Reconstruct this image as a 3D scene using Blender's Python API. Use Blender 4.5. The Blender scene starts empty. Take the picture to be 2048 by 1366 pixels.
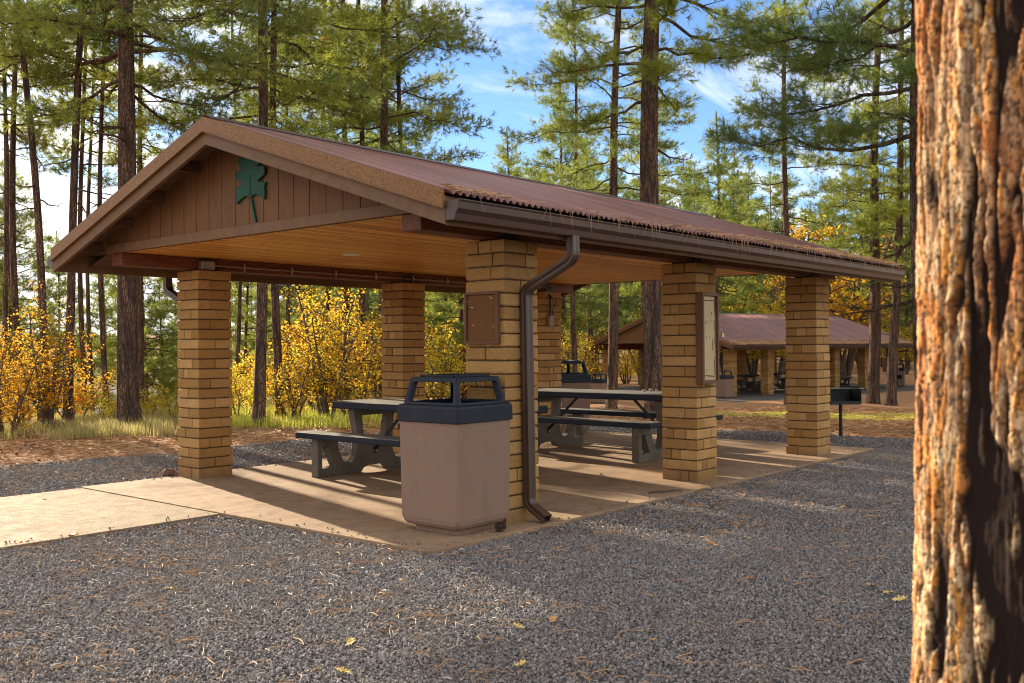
import bpy, math, random
import numpy as np
from mathutils import Matrix, Vector
from mathutils.geometry import tessellate_polygon

S = bpy.context.scene
COL = S.collection
R = math.radians

# ------------------------------------------------------------------ camera
CAM = np.array([-5.645, -4.866, 1.362])
YAW, PITCH, ROLL, FPX = 0.7038, 0.0049, -0.0071, 1949.12 / 2048
Fw = np.array([math.cos(YAW) * math.cos(PITCH), math.sin(YAW) * math.cos(PITCH), math.sin(PITCH)])
Rt = np.array([math.sin(YAW), -math.cos(YAW), 0.0])
Up = np.cross(Rt, Fw)
cr_, sr_ = math.cos(ROLL), math.sin(ROLL)
Rr = Rt * cr_ + Up * sr_
Ur = Up * cr_ - Rt * sr_
cam = bpy.data.cameras.new("camera")
co = bpy.data.objects.new("camera", cam)
COL.objects.link(co)
M = Matrix.Identity(4)
for i in range(3):
    M[i][0], M[i][1], M[i][2], M[i][3] = Rr[i], Ur[i], -Fw[i], CAM[i]
co.matrix_world = M
cam.sensor_width = 36.0
cam.lens = 36.0 * FPX
cam.clip_start, cam.clip_end = 0.05, 5000
cam.dof.use_dof = True
cam.dof.focus_distance = 9.0
cam.dof.aperture_fstop = 4.5
S.camera = co

# ------------------------------------------------------------------ world, sun, exposure
SUN_AZ, SUN_EL = R(77.0), R(17.2)
W = bpy.data.worlds.new("World")
S.world = W
W.use_nodes = True
nt = W.node_tree
nt.nodes.clear()


def nn(t, kind, **kw):
    n = t.nodes.new(kind)
    for k, v in kw.items():
        if k in n.inputs.keys() and not hasattr(n, k):
            n.inputs[k].default_value = v
        else:
            setattr(n, k, v)
    return n


def mth(t, op, a, b=None, c=None, clamp=False):
    n = t.nodes.new("ShaderNodeMath")
    n.operation = op
    n.use_clamp = clamp
    for i, v in enumerate((a, b, c)):
        if v is None:
            continue
        if hasattr(v, "is_linked"):
            t.links.new(v, n.inputs[i])
        else:
            n.inputs[i].default_value = v
    return n.outputs[0]


def mixc(t, f, a, b, mode="MIX"):
    n = t.nodes.new("ShaderNodeMix")
    n.data_type = "RGBA"
    n.blend_type = mode
    n.clamp_factor = True
    for s, v in ((n.inputs[0], f), (n.inputs[6], a), (n.inputs[7], b)):
        if hasattr(v, "is_linked"):
            t.links.new(v, s)
        elif isinstance(v, (int, float)):
            s.default_value = v
        else:
            s.default_value = (*v, 1)
    return n.outputs[2]


def ramp(t, f, stops, interp="LINEAR"):
    n = t.nodes.new("ShaderNodeValToRGB")
    n.color_ramp.interpolation = interp
    e = n.color_ramp.elements
    while len(e) < len(stops):
        e.new(0.5)
    for i, (p, c) in enumerate(stops):
        e[i].position = p
        e[i].color = (c, c, c, 1) if isinstance(c, (int, float)) else (*c, 1)
    t.links.new(f, n.inputs[0])
    return n.outputs[0]


SKY_K, CLOUD, SUN_STRENGTH, EXPOSURE = 0.060, 0.55, 5.0, 1.66
sky = nt.nodes.new("ShaderNodeTexSky")
sky.sky_type = "NISHITA"
sky.sun_disc = False
sky.sun_elevation = SUN_EL
sky.sun_rotation = math.pi / 2 - SUN_AZ
sky.altitude = 1900
sky.air_density = 1.0
sky.dust_density = 0.5
sky.ozone_density = 1.5
skc = mixc(nt, 1.0, sky.outputs[0], (SKY_K * 0.78, SKY_K * 0.95, SKY_K * 1.18), "MULTIPLY")
tc = nt.nodes.new("ShaderNodeTexCoord")
sep = nt.nodes.new("ShaderNodeSeparateXYZ")
nt.links.new(tc.outputs["Generated"], sep.inputs[0])
zz = mth(nt, "ADD", mth(nt, "MAXIMUM", sep.outputs[2], 0.0), 0.12)
cmb = nt.nodes.new("ShaderNodeCombineXYZ")
nt.links.new(mth(nt, "DIVIDE", sep.outputs[0], zz), cmb.inputs[0])
nt.links.new(mth(nt, "DIVIDE", sep.outputs[1], zz), cmb.inputs[1])
mp = nt.nodes.new("ShaderNodeMapping")
mp.inputs["Rotation"].default_value = (0, 0, R(-52))
mp.inputs["Scale"].default_value = (0.75, 2.1, 1)
nt.links.new(cmb.outputs[0], mp.inputs[0])
cn = nn(nt, "ShaderNodeTexNoise", Scale=1.1, Detail=9.0, Roughness=0.6, Distortion=0.7)
nt.links.new(mp.outputs[0], cn.inputs["Vector"])
# clear sector ahead-right of the view, cloud bank towards the sun, unseen cloud added behind the viewer as fill
dv = nt.nodes.new("ShaderNodeVectorMath")
dv.operation = "DOT_PRODUCT"
dv.inputs[1].default_value = (math.cos(R(22)), math.sin(R(22)), 0.0)
nt.links.new(tc.outputs["Generated"], dv.inputs[0])
clear = ramp(nt, dv.outputs["Value"], [(0.70, 0.0), (0.92, 1.0)])
low = ramp(nt, sep.outputs[2], [(0.0, 1.0), (0.20, 0.0)])
bias = mth(nt, "SUBTRACT", mth(nt, "ADD", mth(nt, "MULTIPLY", low, 0.16), 0.13), mth(nt, "MULTIPLY", clear, 0.21))
cov = ramp(nt, mth(nt, "ADD", cn.outputs[0], bias), [(0.44, 0.0), (0.68, 1.0)])
cn2 = nn(nt, "ShaderNodeTexNoise", Scale=2.2, Detail=5.0, Roughness=0.5)
nt.links.new(mp.outputs[0], cn2.inputs["Vector"])
cloudc = mixc(nt, ramp(nt, cn2.outputs[0], [(0.35, 0.0), (0.62, 1.0)]), (CLOUD * 0.72, CLOUD * 0.74, CLOUD * 0.80), (CLOUD * 1.16, CLOUD * 1.08, CLOUD * 0.97))
bg = nt.nodes.new("ShaderNodeBackground")
nt.links.new(mixc(nt, cov, skc, cloudc), bg.inputs[0])
bg.inputs[1].default_value = 1.0
wo = nt.nodes.new("ShaderNodeOutputWorld")
nt.links.new(bg.outputs[0], wo.inputs[0])
W.cycles.sampling_method = "MANUAL"
W.cycles.sample_map_resolution = 512

sl = bpy.data.lights.new("sun", "SUN")
sl.energy = SUN_STRENGTH
sl.angle = R(0.53)
sl.color = (1.0, 0.84, 0.62)
so = bpy.data.objects.new("sun", sl)
COL.objects.link(so)
so.location = (10, 40, 20)
sd = Vector((math.cos(SUN_AZ) * math.cos(SUN_EL), math.sin(SUN_AZ) * math.cos(SUN_EL), math.sin(SUN_EL)))
so.rotation_euler = sd.to_track_quat("Z", "Y").to_euler()

S.render.engine = "CYCLES"
S.view_settings.view_transform = "Standard"
S.view_settings.look = "None"
S.view_settings.exposure = EXPOSURE
S.view_settings.gamma = 1.0
cy = S.cycles
cy.use_denoising = True
cy.filter_width = 1.0
cy.max_bounces = 7
cy.diffuse_bounces = 4
cy.glossy_bounces = 2
cy.transmission_bounces = 4
cy.transparent_max_bounces = 4
cy.caustics_reflective = cy.caustics_refractive = False
cy.sample_clamp_indirect = 6.0


# ------------------------------------------------------------------ tagging and mesh helpers
def tag(o, label=None, cat=None, group=None, kind=None):
    if label:
        o["label"] = label
    if cat:
        o["category"] = cat
    if group:
        o["group"] = group
    if kind:
        o["kind"] = kind
    return o


def empty(name, loc=(0, 0, 0), rz=0.0):
    o = bpy.data.objects.new(name, None)
    o.empty_display_size = 0.2
    COL.objects.link(o)
    o.location = loc
    o.rotation_euler = (0, 0, rz)
    return o


def copy_tree(o, parent=None):
    c = o.copy()
    COL.objects.link(c)
    c.parent = parent
    for ch in list(o.children):
        copy_tree(ch, c)
    return c


class MB:
    def __init__(s):
        s.v, s.f, s.m, s.r, s.n = [], [], [], [], 0

    def add(s, v, f, mat=0, rnd=0.0):
        v = np.asarray(v, dtype=np.float64).reshape(-1, 3)
        if isinstance(f, np.ndarray):
            s.f.append(f + s.n)
            k = len(f)
        else:
            for q in f:
                s.f.append(np.asarray(q, dtype=np.int64)[None] + s.n)
            k = len(f)
        s.v.append(v)
        s.n += len(v)
        s.m.append(np.full(k, mat, dtype=np.int32) if np.isscalar(mat) else np.asarray(mat))
        s.r.append(np.full(k, rnd, dtype=np.float32) if np.isscalar(rnd) else np.asarray(rnd, dtype=np.float32))

    def box(s, x0, x1, y0, y1, z0, z1, mat=0, rnd=0.0):
        v = [(x, y, z) for z in (z0, z1) for y in (y0, y1) for x in (x0, x1)]
        f = np.array([(0, 2, 3, 1), (4, 5, 7, 6), (0, 1, 5, 4), (2, 6, 7, 3), (0, 4, 6, 2), (1, 3, 7, 5)])
        s.add(v, f, mat, rnd)

    def bar(s, a, b, w, h, mat=0, rnd=0.0, up=(0, 0, 1)):
        a, b, up = np.array(a, float), np.array(b, float), np.array(up, float)
        d = b - a
        d /= np.linalg.norm(d)
        sd_ = np.cross(d, up)
        sd_ /= np.linalg.norm(sd_)
        u = np.cross(sd_, d)
        v = [p + sd_ * i * w / 2 + u * j * h / 2 for p in (a, b) for i, j in ((-1, -1), (1, -1), (1, 1), (-1, 1))]
        f = np.array([(0, 1, 2, 3), (4, 7, 6, 5), (0, 4, 5, 1), (1, 5, 6, 2), (2, 6, 7, 3), (3, 7, 4, 0)])
        s.add(v, f, mat, rnd)

    def tube(s, pts, rad, sides=8, mat=0, rnd=0.0, cap=True, squash=1.0):
        P = np.asarray(pts, float)
        n = len(P)
        rad = np.full(n, rad, float) if np.isscalar(rad) else np.asarray(rad, float)
        T = np.gradient(P, axis=0)
        T /= np.linalg.norm(T, axis=1)[:, None] + 1e-12
        ref = np.array([0, 0, 1.0]) if abs(T[:, 2]).mean() < 0.8 else np.array([1.0, 0, 0])
        A = np.cross(T, ref)
        A /= np.linalg.norm(A, axis=1)[:, None] + 1e-12
        B = np.cross(T, A)
        an = np.linspace(0, 2 * math.pi, sides, endpoint=False)
        V = P[:, None] + rad[:, None, None] * (A[:, None] * np.cos(an)[None, :, None] + B[:, None] * np.sin(an)[None, :, None] * squash)
        i = np.arange(n - 1)[:, None] * sides
        j = np.arange(sides)[None]
        k = (j + 1) % sides
        F = np.stack([i + j, i + k, i + k + sides, i + j + sides], -1).reshape(-1, 4)
        s.add(V.reshape(-1, 3), F, mat, rnd)
        if cap:
            s.f.append((np.arange(sides)[::-1] + s.n - n * sides)[None])
            s.f.append((np.arange(sides) + s.n - sides)[None])
            s.m.append(np.full(2, mat, np.int32))
            s.r.append(np.full(2, rnd, np.float32))

    def prism(s, loops, fn, t0, t1, mat=0, rnd=0.0):
        """loops: outer then holes, 2-D; fn(p, q, t) -> 3-D."""
        allp = [p for l in loops for p in l]
        tris = tessellate_polygon([[Vector((p[0], p[1], 0)) for p in l] for l in loops])
        n = len(allp)
        v = [fn(p[0], p[1], t0) for p in allp] + [fn(p[0], p[1], t1) for p in allp]
        f = [list(t) for t in tris] + [[i + n for i in reversed(t)] for t in tris]
        o = 0
        for l in loops:
            m = len(l)
            for i in range(m):
                a, b = o + i, o + (i + 1) % m
                f.append([a, b, b + n, a + n])
            o += m
        s.add(v, f, mat, rnd)

    def build(s, name, mats, parent=None, smooth=False, bevel=0.0, seg=2, angle=40, normals=False, solid=0.0):
        v = np.concatenate(s.v)
        sizes = np.concatenate([np.full(len(a), a.shape[1], np.int32) for a in s.f])
        loops = np.concatenate([a.ravel() for a in s.f]).astype(np.int32)
        me = bpy.data.meshes.new(name)
        me.vertices.add(len(v))
        me.vertices.foreach_set("co", v.astype(np.float32).ravel())
        me.loops.add(len(loops))
        me.loops.foreach_set("vertex_index", loops)
        me.polygons.add(len(sizes))
        st = np.zeros(len(sizes), np.int32)
        st[1:] = np.cumsum(sizes)[:-1]
        me.polygons.foreach_set("loop_start", st)
        me.polygons.foreach_set("material_index", np.concatenate(s.m).astype(np.int32))
        me.polygons.foreach_set("use_smooth", np.full(len(sizes), smooth))
        at = me.attributes.new("rnd", "FLOAT", "FACE")
        at.data.foreach_set("value", np.concatenate(s.r).astype(np.float32))
        me.update(calc_edges=True)
        me.validate()
        if normals:
            import bmesh
            bm = bmesh.new()
            bm.from_mesh(me)
            bmesh.ops.recalc_face_normals(bm, faces=bm.faces)
            bm.to_mesh(me)
            bm.free()
        for m in (mats if isinstance(mats, (list, tuple)) else [mats]):
            me.materials.append(m)
        o = bpy.data.objects.new(name, me)
        COL.objects.link(o)
        o.parent = parent
        if solid:
            md = o.modifiers.new("s", "SOLIDIFY")
            md.thickness = solid
        if bevel:
            md = o.modifiers.new("b", "BEVEL")
            md.width = bevel
            md.segments = seg
            md.limit_method = "ANGLE"
            md.angle_limit = R(angle)
            md.harden_normals = False
        return o


def hsh(ix, iy, iz, seed=0):
    n = (ix.astype(np.int64) * 374761393 + iy.astype(np.int64) * 668265263 + iz.astype(np.int64) * 2147483647 + seed * 974634777) & 0x7FFFFFFF
    n = ((n ^ (n >> 13)) * 1274126177) & 0x7FFFFFFF
    n = n ^ (n >> 16)
    return (n & 0xFFFFFF) / float(0xFFFFFF)


def vnoise(x, y, z=0.0, seed=0):
    x, y = np.asarray(x, float), np.asarray(y, float)
    z = np.zeros_like(x) + z
    xi, yi, zi = np.floor(x), np.floor(y), np.floor(z)
    fx, fy, fz = x - xi, y - yi, z - zi
    fx, fy, fz = [t * t * (3 - 2 * t) for t in (fx, fy, fz)]
    xi, yi, zi = xi.astype(np.int64), yi.astype(np.int64), zi.astype(np.int64)
    r = 0
    for dx in (0, 1):
        for dy in (0, 1):
            for dz in (0, 1):
                w = (fx if dx else 1 - fx) * (fy if dy else 1 - fy) * (fz if dz else 1 - fz)
                r = r + w * hsh(xi + dx, yi + dy, zi + dz, seed)
    return r * 2 - 1


def fbm(x, y, z=0.0, seed=0, oct=4):
    r, a = 0, 1.0
    for i in range(oct):
        r = r + a * vnoise(x, y, z, seed + i)
        x, y, z, a = x * 2.03, y * 2.03, z * 2.03, a * 0.5
    return r


def worley(x, y, seed=0):
    xi, yi = np.floor(x).astype(np.int64), np.floor(y).astype(np.int64)
    d1 = np.full(x.shape, 9.0)
    d2 = np.full(x.shape, 9.0)
    cid = np.zeros(x.shape)
    for dx in (-1, 0, 1):
        for dy in (-1, 0, 1):
            cx, cyy = xi + dx, yi + dy
            px = cx + 0.1 + 0.8 * hsh(cx, cyy, cx * 0, seed)
            py = cyy + 0.1 + 0.8 * hsh(cx, cyy, cx * 0 + 1, seed)
            d = np.hypot(px - x, py - y)
            h = hsh(cx, cyy, cx * 0 + 2, seed)
            nearer = d < d1
            d2 = np.where(nearer, d1, np.minimum(d2, d))
            cid = np.where(nearer, h, cid)
            d1 = np.where(nearer, d, d1)
    return d1, d2, cid


# ------------------------------------------------------------------ materials
class Mt:
    def __init__(s, name, rough=0.8, spec=0.3, metal=0.0):
        s.m = bpy.data.materials.new(name)
        s.m.use_nodes = True
        s.t = s.m.node_tree
        s.b = s.t.nodes["Principled BSDF"]
        s.b.inputs["Roughness"].default_value = rough
        s.b.inputs["Specular IOR Level"].default_value = spec
        s.b.inputs["Metallic"].default_value = metal
        s.c = s.t.nodes.new("ShaderNodeTexCoord").outputs["Object"]
        s.pos = s.t.nodes.new("ShaderNodeNewGeometry")

    def vec(s, scale=(1, 1, 1), rot=(0, 0, 0), src=None):
        m = s.t.nodes.new("ShaderNodeMapping")
        m.inputs["Scale"].default_value = scale
        m.inputs["Rotation"].default_value = rot
        s.t.links.new(src or s.c, m.inputs[0])
        return m.outputs[0]

    def noise(s, scale, detail=4.0, rough=0.55, dist=0.0, v=None):
        n = nn(s.t, "ShaderNodeTexNoise", Scale=scale, Detail=detail, Roughness=rough, Distortion=dist)
        s.t.links.new(v or s.c, n.inputs["Vector"])
        return n.outputs[0]

    def vor(s, scale, v=None, feature="F1", out=0, rand=1.0):
        n = s.t.nodes.new("ShaderNodeTexVoronoi")
        n.feature = feature
        n.inputs["Scale"].default_value = scale
        n.inputs["Randomness"].default_value = rand
        s.t.links.new(v or s.c, n.inputs["Vector"])
        return n.outputs[out]

    def attr(s, name="rnd"):
        a = s.t.nodes.new("ShaderNodeAttribute")
        a.attribute_name = name
        return a.outputs["Fac"]

    def island(s):
        return s.pos.outputs["Random Per Island"]

    def ramp(s, f, st, i="LINEAR"):
        return ramp(s.t, f, st, i)

    def mix(s, f, a, b, mode="MIX"):
        return mixc(s.t, f, a, b, mode)

    def math(s, op, a, b=None, c=None, clamp=False):
        return mth(s.t, op, a, b, c, clamp)

    def color(s, c):
        if isinstance(c, tuple):
            s.b.inputs["Base Color"].default_value = (*c, 1)
        else:
            s.t.links.new(c, s.b.inputs["Base Color"])
        return s

    def rough(s, f):
        s.t.links.new(f, s.b.inputs["Roughness"])
        return s

    def bump(s, h, strength=0.4, dist=0.01):
        n = s.t.nodes.new("ShaderNodeBump")
        n.inputs["Strength"].default_value = strength
        n.inputs["Distance"].default_value = dist
        s.t.links.new(h, n.inputs["Height"])
        s.t.links.new(n.outputs[0], s.b.inputs["Normal"])
        return s

    def foliage(s, col, trans=0.4):
        """diffuse + translucent leaf"""
        d = s.t.nodes.new("ShaderNodeBsdfDiffuse")
        tr = s.t.nodes.new("ShaderNodeBsdfTranslucent")
        mx = s.t.nodes.new("ShaderNodeMixShader")
        mx.inputs[0].default_value = trans
        s.t.links.new(col, d.inputs[0])
        s.t.links.new(col, tr.inputs[0])
        s.t.links.new(d.outputs[0], mx.inputs[1])
        s.t.links.new(tr.outputs[0], mx.inputs[2])
        s.t.links.new(mx.outputs[0], s.t.nodes["Material Output"].inputs[0])
        return s


def m_brick():
    m = Mt("split_block", 0.9, 0.15)
    a = m.attr()
    n1 = m.noise(3.0, 5)
    n2 = m.noise(70, 3)
    c = m.mix(a, (0.28, 0.155, 0.052), (0.56, 0.345, 0.145))
    c = m.mix(m.ramp(n1, [(0.35, 0.0), (0.7, 0.7)]), c, (0.41, 0.215, 0.058))
    c = m.mix(m.ramp(n2, [(0.3, 0.35), (0.55, 0.0)]), c, (0.24, 0.145, 0.07))
    st = m.noise(9, 6, 0.7, v=m.vec((1, 1, 0.5)))
    c = m.mix(m.ramp(st, [(0.60, 0.0), (0.72, 0.45)]), c, (0.16, 0.11, 0.07))
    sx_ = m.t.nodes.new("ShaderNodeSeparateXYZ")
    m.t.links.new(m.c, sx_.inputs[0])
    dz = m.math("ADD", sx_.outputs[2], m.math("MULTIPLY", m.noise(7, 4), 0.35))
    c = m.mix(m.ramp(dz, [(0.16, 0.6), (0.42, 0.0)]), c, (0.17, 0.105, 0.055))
    m.color(c).bump(m.math("ADD", m.noise(38, 6, 0.65), m.math("MULTIPLY", m.noise(8, 3), 1.2)), 0.9, 0.014)
    return m.m


def m_simple(name, col, rough=0.8, var=0.25, scale=20, bump=0.2, spec=0.3, metal=0.0, dist=0.004, stretch=(1, 1, 1)):
    m = Mt(name, rough, spec, metal)
    v = m.vec(stretch)
    n = m.noise(scale, 5, v=v)
    n0 = m.noise(scale * 0.13, 4, v=v)
    d = tuple(x * (1 - var) for x in col)
    l = tuple(min(1, x * (1 + var)) for x in col)
    c = m.mix(m.ramp(m.math("ADD", m.math("MULTIPLY", n, 0.5), m.math("MULTIPLY", n0, 0.5)), [(0.35, 0.0), (0.65, 1.0)]), d, l)
    m.color(c)
    m.rough(m.ramp(n0, [(0.3, max(0.05, rough - 0.1)), (0.7, min(1, rough + 0.1))]))
    if bump:
        m.bump(n, bump, dist)
    return m.m


def m_ceiling():
    m = Mt("varnished_pine", 0.42, 0.4)
    g = m.noise(6, 6, 0.6, 1.5, v=m.vec((0.5, 9, 9)))
    c = m.mix(m.attr(), (0.50, 0.19, 0.028), (0.88, 0.46, 0.105))
    c = m.mix(m.ramp(g, [(0.36, 0.75), (0.52, 0.0)]), c, (0.30, 0.105, 0.022))
    k = m.vor(5.0, v=m.vec((1, 3.2, 3.2)))
    c = m.mix(m.ramp(k, [(0.05, 0.7), (0.10, 0.0)]), c, (0.16, 0.05, 0.012))
    m.color(c).bump(g, 0.12, 0.003)
    return m.m


def m_beam():
    m = Mt("stained_beam", 0.6, 0.3)
    g = m.noise(4, 7, 0.65, 2.0, v=m.vec((0.8, 9, 14)))
    c = m.mix(m.ramp(g, [(0.38, 0.0), (0.62, 1.0)]), (0.075, 0.022, 0.010), (0.22, 0.075, 0.030))
    m.color(c).bump(g, 0.35, 0.006)
    return m.m


def m_roof():
    m = Mt("oxide_roof_metal", 0.36, 0.55, 0.2)
    n = m.noise(1.6, 6, 0.6, v=m.vec((1, 0.35, 1)))
    n2 = m.noise(60, 3)
    c = m.mix(m.ramp(n, [(0.35, 0.0), (0.68, 1.0)]), (0.145, 0.052, 0.040), (0.235, 0.100, 0.080))
    c = m.mix(m.ramp(n2, [(0.55, 0.0), (0.75, 0.4)]), c, (0.30, 0.17, 0.14))
    s_ = m.noise(9, 6, 0.7, v=m.vec((2.5, 0.3, 1)))
    c = m.mix(m.ramp(s_, [(0.58, 0.0), (0.70, 0.45)]), c, (0.085, 0.032, 0.026))
    c = m.mix(m.ramp(m.attr(), [(0.1, 0.85), (0.45, 0.1), (0.7, 0.0)]), c, (0.035, 0.015, 0.012))  # valleys darkened, crests lightened: rib shading put into the colour
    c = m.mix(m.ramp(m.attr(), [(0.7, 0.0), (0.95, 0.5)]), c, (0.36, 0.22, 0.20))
    m.color(c)
    m.rough(m.ramp(n, [(0.3, 0.30), (0.7, 0.50)]))
    m.bump(n2, 0.08, 0.002)
    return m.m


def m_rake():
    m = Mt("rusted_trim_metal", 0.55, 0.4, 0.2)
    n = m.vor(170)
    n2 = m.noise(140, 3, 0.75)
    c = m.mix(m.ramp(n2, [(0.46, 0.0), (0.54, 1.0)]), (0.10, 0.038, 0.014), (0.29, 0.145, 0.038))
    c = m.mix(m.ramp(m.noise(3, 5), [(0.4, 0.0), (0.7, 0.6)]), c, (0.20, 0.085, 0.03))
    m.color(c).bump(n2, 0.15, 0.002)
    return m.m


def m_concrete(name, ca, cb, speck=0.0, bump=0.15):
    m = Mt(name, 0.85, 0.12)
    n = m.noise(0.9, 6, 0.6)
    n2 = m.noise(7, 6, 0.65, 0.6)
    n3 = m.noise(160, 2)
    c = m.mix(m.ramp(n, [(0.32, 0.0), (0.68, 1.0)]), ca, cb)
    c = m.mix(m.ramp(n2, [(0.48, 0.0), (0.70, 0.6)]), c, tuple(x * 0.66 for x in ca))
    c = m.mix(m.ramp(m.noise(2.4, 5, 0.7, 1.0), [(0.50, 0.0), (0.66, 0.45)]), c, tuple(x * 0.72 for x in ca))
    c = m.mix(m.ramp(n3, [(0.56, 0.0), (0.72, 0.45 + speck)]), c, tuple(x * 0.45 for x in ca))
    if speck:
        v = m.vor(120, out=1)
        c = m.mix(speck, c, m.mix(1.0, v, (0.75, 0.62, 0.45), "MULTIPLY"))
    m.color(c)
    m.rough(m.ramp(n2, [(0.3, 0.75), (0.7, 0.95)]))
    m.bump(m.math("ADD", n3, m.math("MULTIPLY", n2, 0.8)), bump, 0.004)
    return m.m


def m_bin():
    m = Mt("pebbled_bin_shell", 0.82, 0.25)
    n = m.noise(190, 3, 0.6)
    v = m.vor(130, out=1)
    c = m.mix(m.ramp(n, [(0.38, 0.0), (0.62, 1.0)]), (0.195, 0.122, 0.084), (0.270, 0.178, 0.130))
    c = m.mix(0.10, c, m.mix(1.0, v, (0.50, 0.38, 0.30), "MULTIPLY"))
    st = m.noise(4, 6, 0.7, v=m.vec((2.5, 2.5, 0.6)))
    c = m.mix(m.ramp(st, [(0.50, 0.0), (0.76, 0.32)]), c, (0.145, 0.088, 0.06))
    sp = m.vor(46)
    c = m.mix(m.ramp(sp, [(0.05, 0.6), (0.09, 0.0)]), c, (0.62, 0.55, 0.50))
    m.color(c).bump(n, 0.3, 0.003)
    return m.m


def m_plastic(name, col, top=None):
    m = Mt(name, 0.5, 0.3)
    n = m.noise(5, 6, 0.7)
    n2 = m.noise(120, 3)
    c = m.mix(m.ramp(n, [(0.4, 0.0), (0.72, 0.5)]), col, tuple(min(1, x * 1.6 + 0.004) for x in col))
    sc = m.noise(14, 7, 0.8, v=m.vec((0.5, 6, 6)))
    c = m.mix(m.ramp(sc, [(0.64, 0.0), (0.72, 0.2)]), c, (0.12, 0.12, 0.12))
    if top:
        s_ = m.t.nodes.new("ShaderNodeSeparateXYZ")
        m.t.links.new(m.pos.outputs["Normal"], s_.inputs[0])
        up = m.math("GREATER_THAN", s_.outputs[2], 0.7)
        tcol = m.mix(m.ramp(m.noise(4, 7, 0.75), [(0.38, 0.0), (0.62, 1.0)]), top, tuple(x * 0.5 for x in top))
        c = m.mix(m.math("MULTIPLY", up, 0.92), c, tcol)
    m.color(c)
    m.rough(m.ramp(n, [(0.3, 0.45), (0.7, 0.7)]))
    m.bump(n2, 0.12, 0.002)
    return m.m


def m_bark(name="pine_bark", warm=0.5, scale=1.0, strength=0.9):
    m = Mt(name, 0.92, 0.12)
    v = m.vec((1, 1, 0.22))
    wv = m.noise(6 * scale, 4, v=v)
    vv = m.t.nodes.new("ShaderNodeVectorMath")
    vv.operation = "ADD"
    m.t.links.new(v, vv.inputs[0])
    sc = m.t.nodes.new("ShaderNodeVectorMath")
    sc.operation = "SCALE"
    sc.inputs[3].default_value = 0.10
    cb = m.t.nodes.new("ShaderNodeCombineXYZ")
    for i in range(3):
        m.t.links.new(wv, cb.inputs[i])
    m.t.links.new(cb.outputs[0], sc.inputs[0])
    m.t.links.new(sc.outputs[0], vv.inputs[1])
    e = m.vor(30 * scale, v=vv.outputs[0], feature="DISTANCE_TO_EDGE")
    pl = m.math("MULTIPLY", m.ramp(e, [(0.0, 0.15), (0.13, 1.0)]), m.ramp(m.noise(14 * scale, 4, 0.7, v=m.vec((1, 1, 0.12))), [(0.40, 0.1), (0.54, 1.0)]))
    fine = m.noise(60 * scale, 5, 0.7, v=m.vec((1, 1, 0.4)))
    cid = m.vor(30 * scale, v=vv.outputs[0], out=1)
    w = m.noise(1.2, 4)
    plate = m.mix(m.ramp(w, [(0.35, 0.0), (0.7, 1.0)]), (0.20, 0.140, 0.105), (0.27 + 0.10 * warm, 0.165, 0.095))
    plate = m.mix(0.25, plate, (0.24, 0.17, 0.12))
    plate = m.mix(m.ramp(fine, [(0.42, 0.55), (0.6, 0.0)]), plate, (0.085, 0.055, 0.045))
    c = m.mix(pl, (0.038, 0.027, 0.023), plate)
    m.color(c)
    m.bump(m.math("ADD", pl, m.math("MULTIPLY", fine, 0.45)), strength, 0.03)
    return m.m


def m_needles(name="pine_needles", ca=(0.115, 0.175, 0.050), cb=(0.320, 0.365, 0.076), dead=0.04, trans=0.5):
    m = Mt(name)
    i = m.island()
    c = m.mix(i, ca, cb)
    p = m.noise(0.9, 3, v=m.vec(src=m.pos.outputs["Position"]))
    c = m.mix(m.ramp(p, [(0.38, 0.0), (0.66, 0.75)]), c, (cb[0] * 1.35, cb[1] * 1.2, cb[2] * 0.9))
    oi = m.t.nodes.new("ShaderNodeObjectInfo")
    c = m.mix(m.ramp(oi.outputs["Random"], [(0.0, 0.5), (0.8, 0.0)]), c, (0.085, 0.15, 0.075))
    dd = m.noise(1.7, 2, v=m.vec(src=m.pos.outputs["Position"]))
    c = m.mix(m.ramp(dd, [(0.71, 0.0), (0.76, 0.75)]), c, (0.34, 0.15, 0.05))
    m.foliage(c, trans)
    return m.m


def m_leaves(name="oak_leaves"):
    m = Mt(name)
    i = m.island()
    oi = m.t.nodes.new("ShaderNodeObjectInfo")
    p = m.noise(3.2, 3, v=m.vec(src=m.pos.outputs["Position"]))
    c = m.ramp(i, [(0.0, (0.20, 0.22, 0.04)), (0.3, (0.50, 0.42, 0.05)), (0.65, (0.74, 0.50, 0.04)), (0.9, (0.60, 0.25, 0.03)), (1.0, (0.30, 0.12, 0.03))])
    c = m.mix(m.ramp(p, [(0.4, 0.15), (0.65, 0.85)]), c, oi.outputs["Color"])
    c = m.mix(m.ramp(i, [(0.90, 0.0), (0.93, 0.8)]), c, (0.24, 0.10, 0.04))
    m.foliage(c, 0.55)
    return m.m


def m_grass(name, cols):
    m = Mt(name)
    i = m.island()
    p = m.noise(1.1, 4, v=m.vec(src=m.pos.outputs["Position"]))
    c = m.ramp(m.math("ADD", m.math("MULTIPLY", i, 0.55), m.math("MULTIPLY", p, 0.45)), [(0.2, cols[0]), (0.5, cols[1]), (0.8, cols[2])])
    m.foliage(c, 0.4)
    return m.m


def box_sd(m, px, py, cx, cy_, ang, hx, hy):
    """node graph: signed distance to a rotated box in the ground plane"""
    dx, dy = m.math("SUBTRACT", px, cx), m.math("SUBTRACT", py, cy_)
    ca, sa = math.cos(ang), math.sin(ang)
    u = m.math("ADD", m.math("MULTIPLY", dx, ca), m.math("MULTIPLY", dy, sa))
    v = m.math("SUBTRACT", m.math("MULTIPLY", dy, ca), m.math("MULTIPLY", dx, sa))
    return m.math("MAXIMUM", m.math("SUBTRACT", m.math("ABSOLUTE", u), hx), m.math("SUBTRACT", m.math("ABSOLUTE", v), hy))


S2_ANG = R(-11.5)


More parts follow.
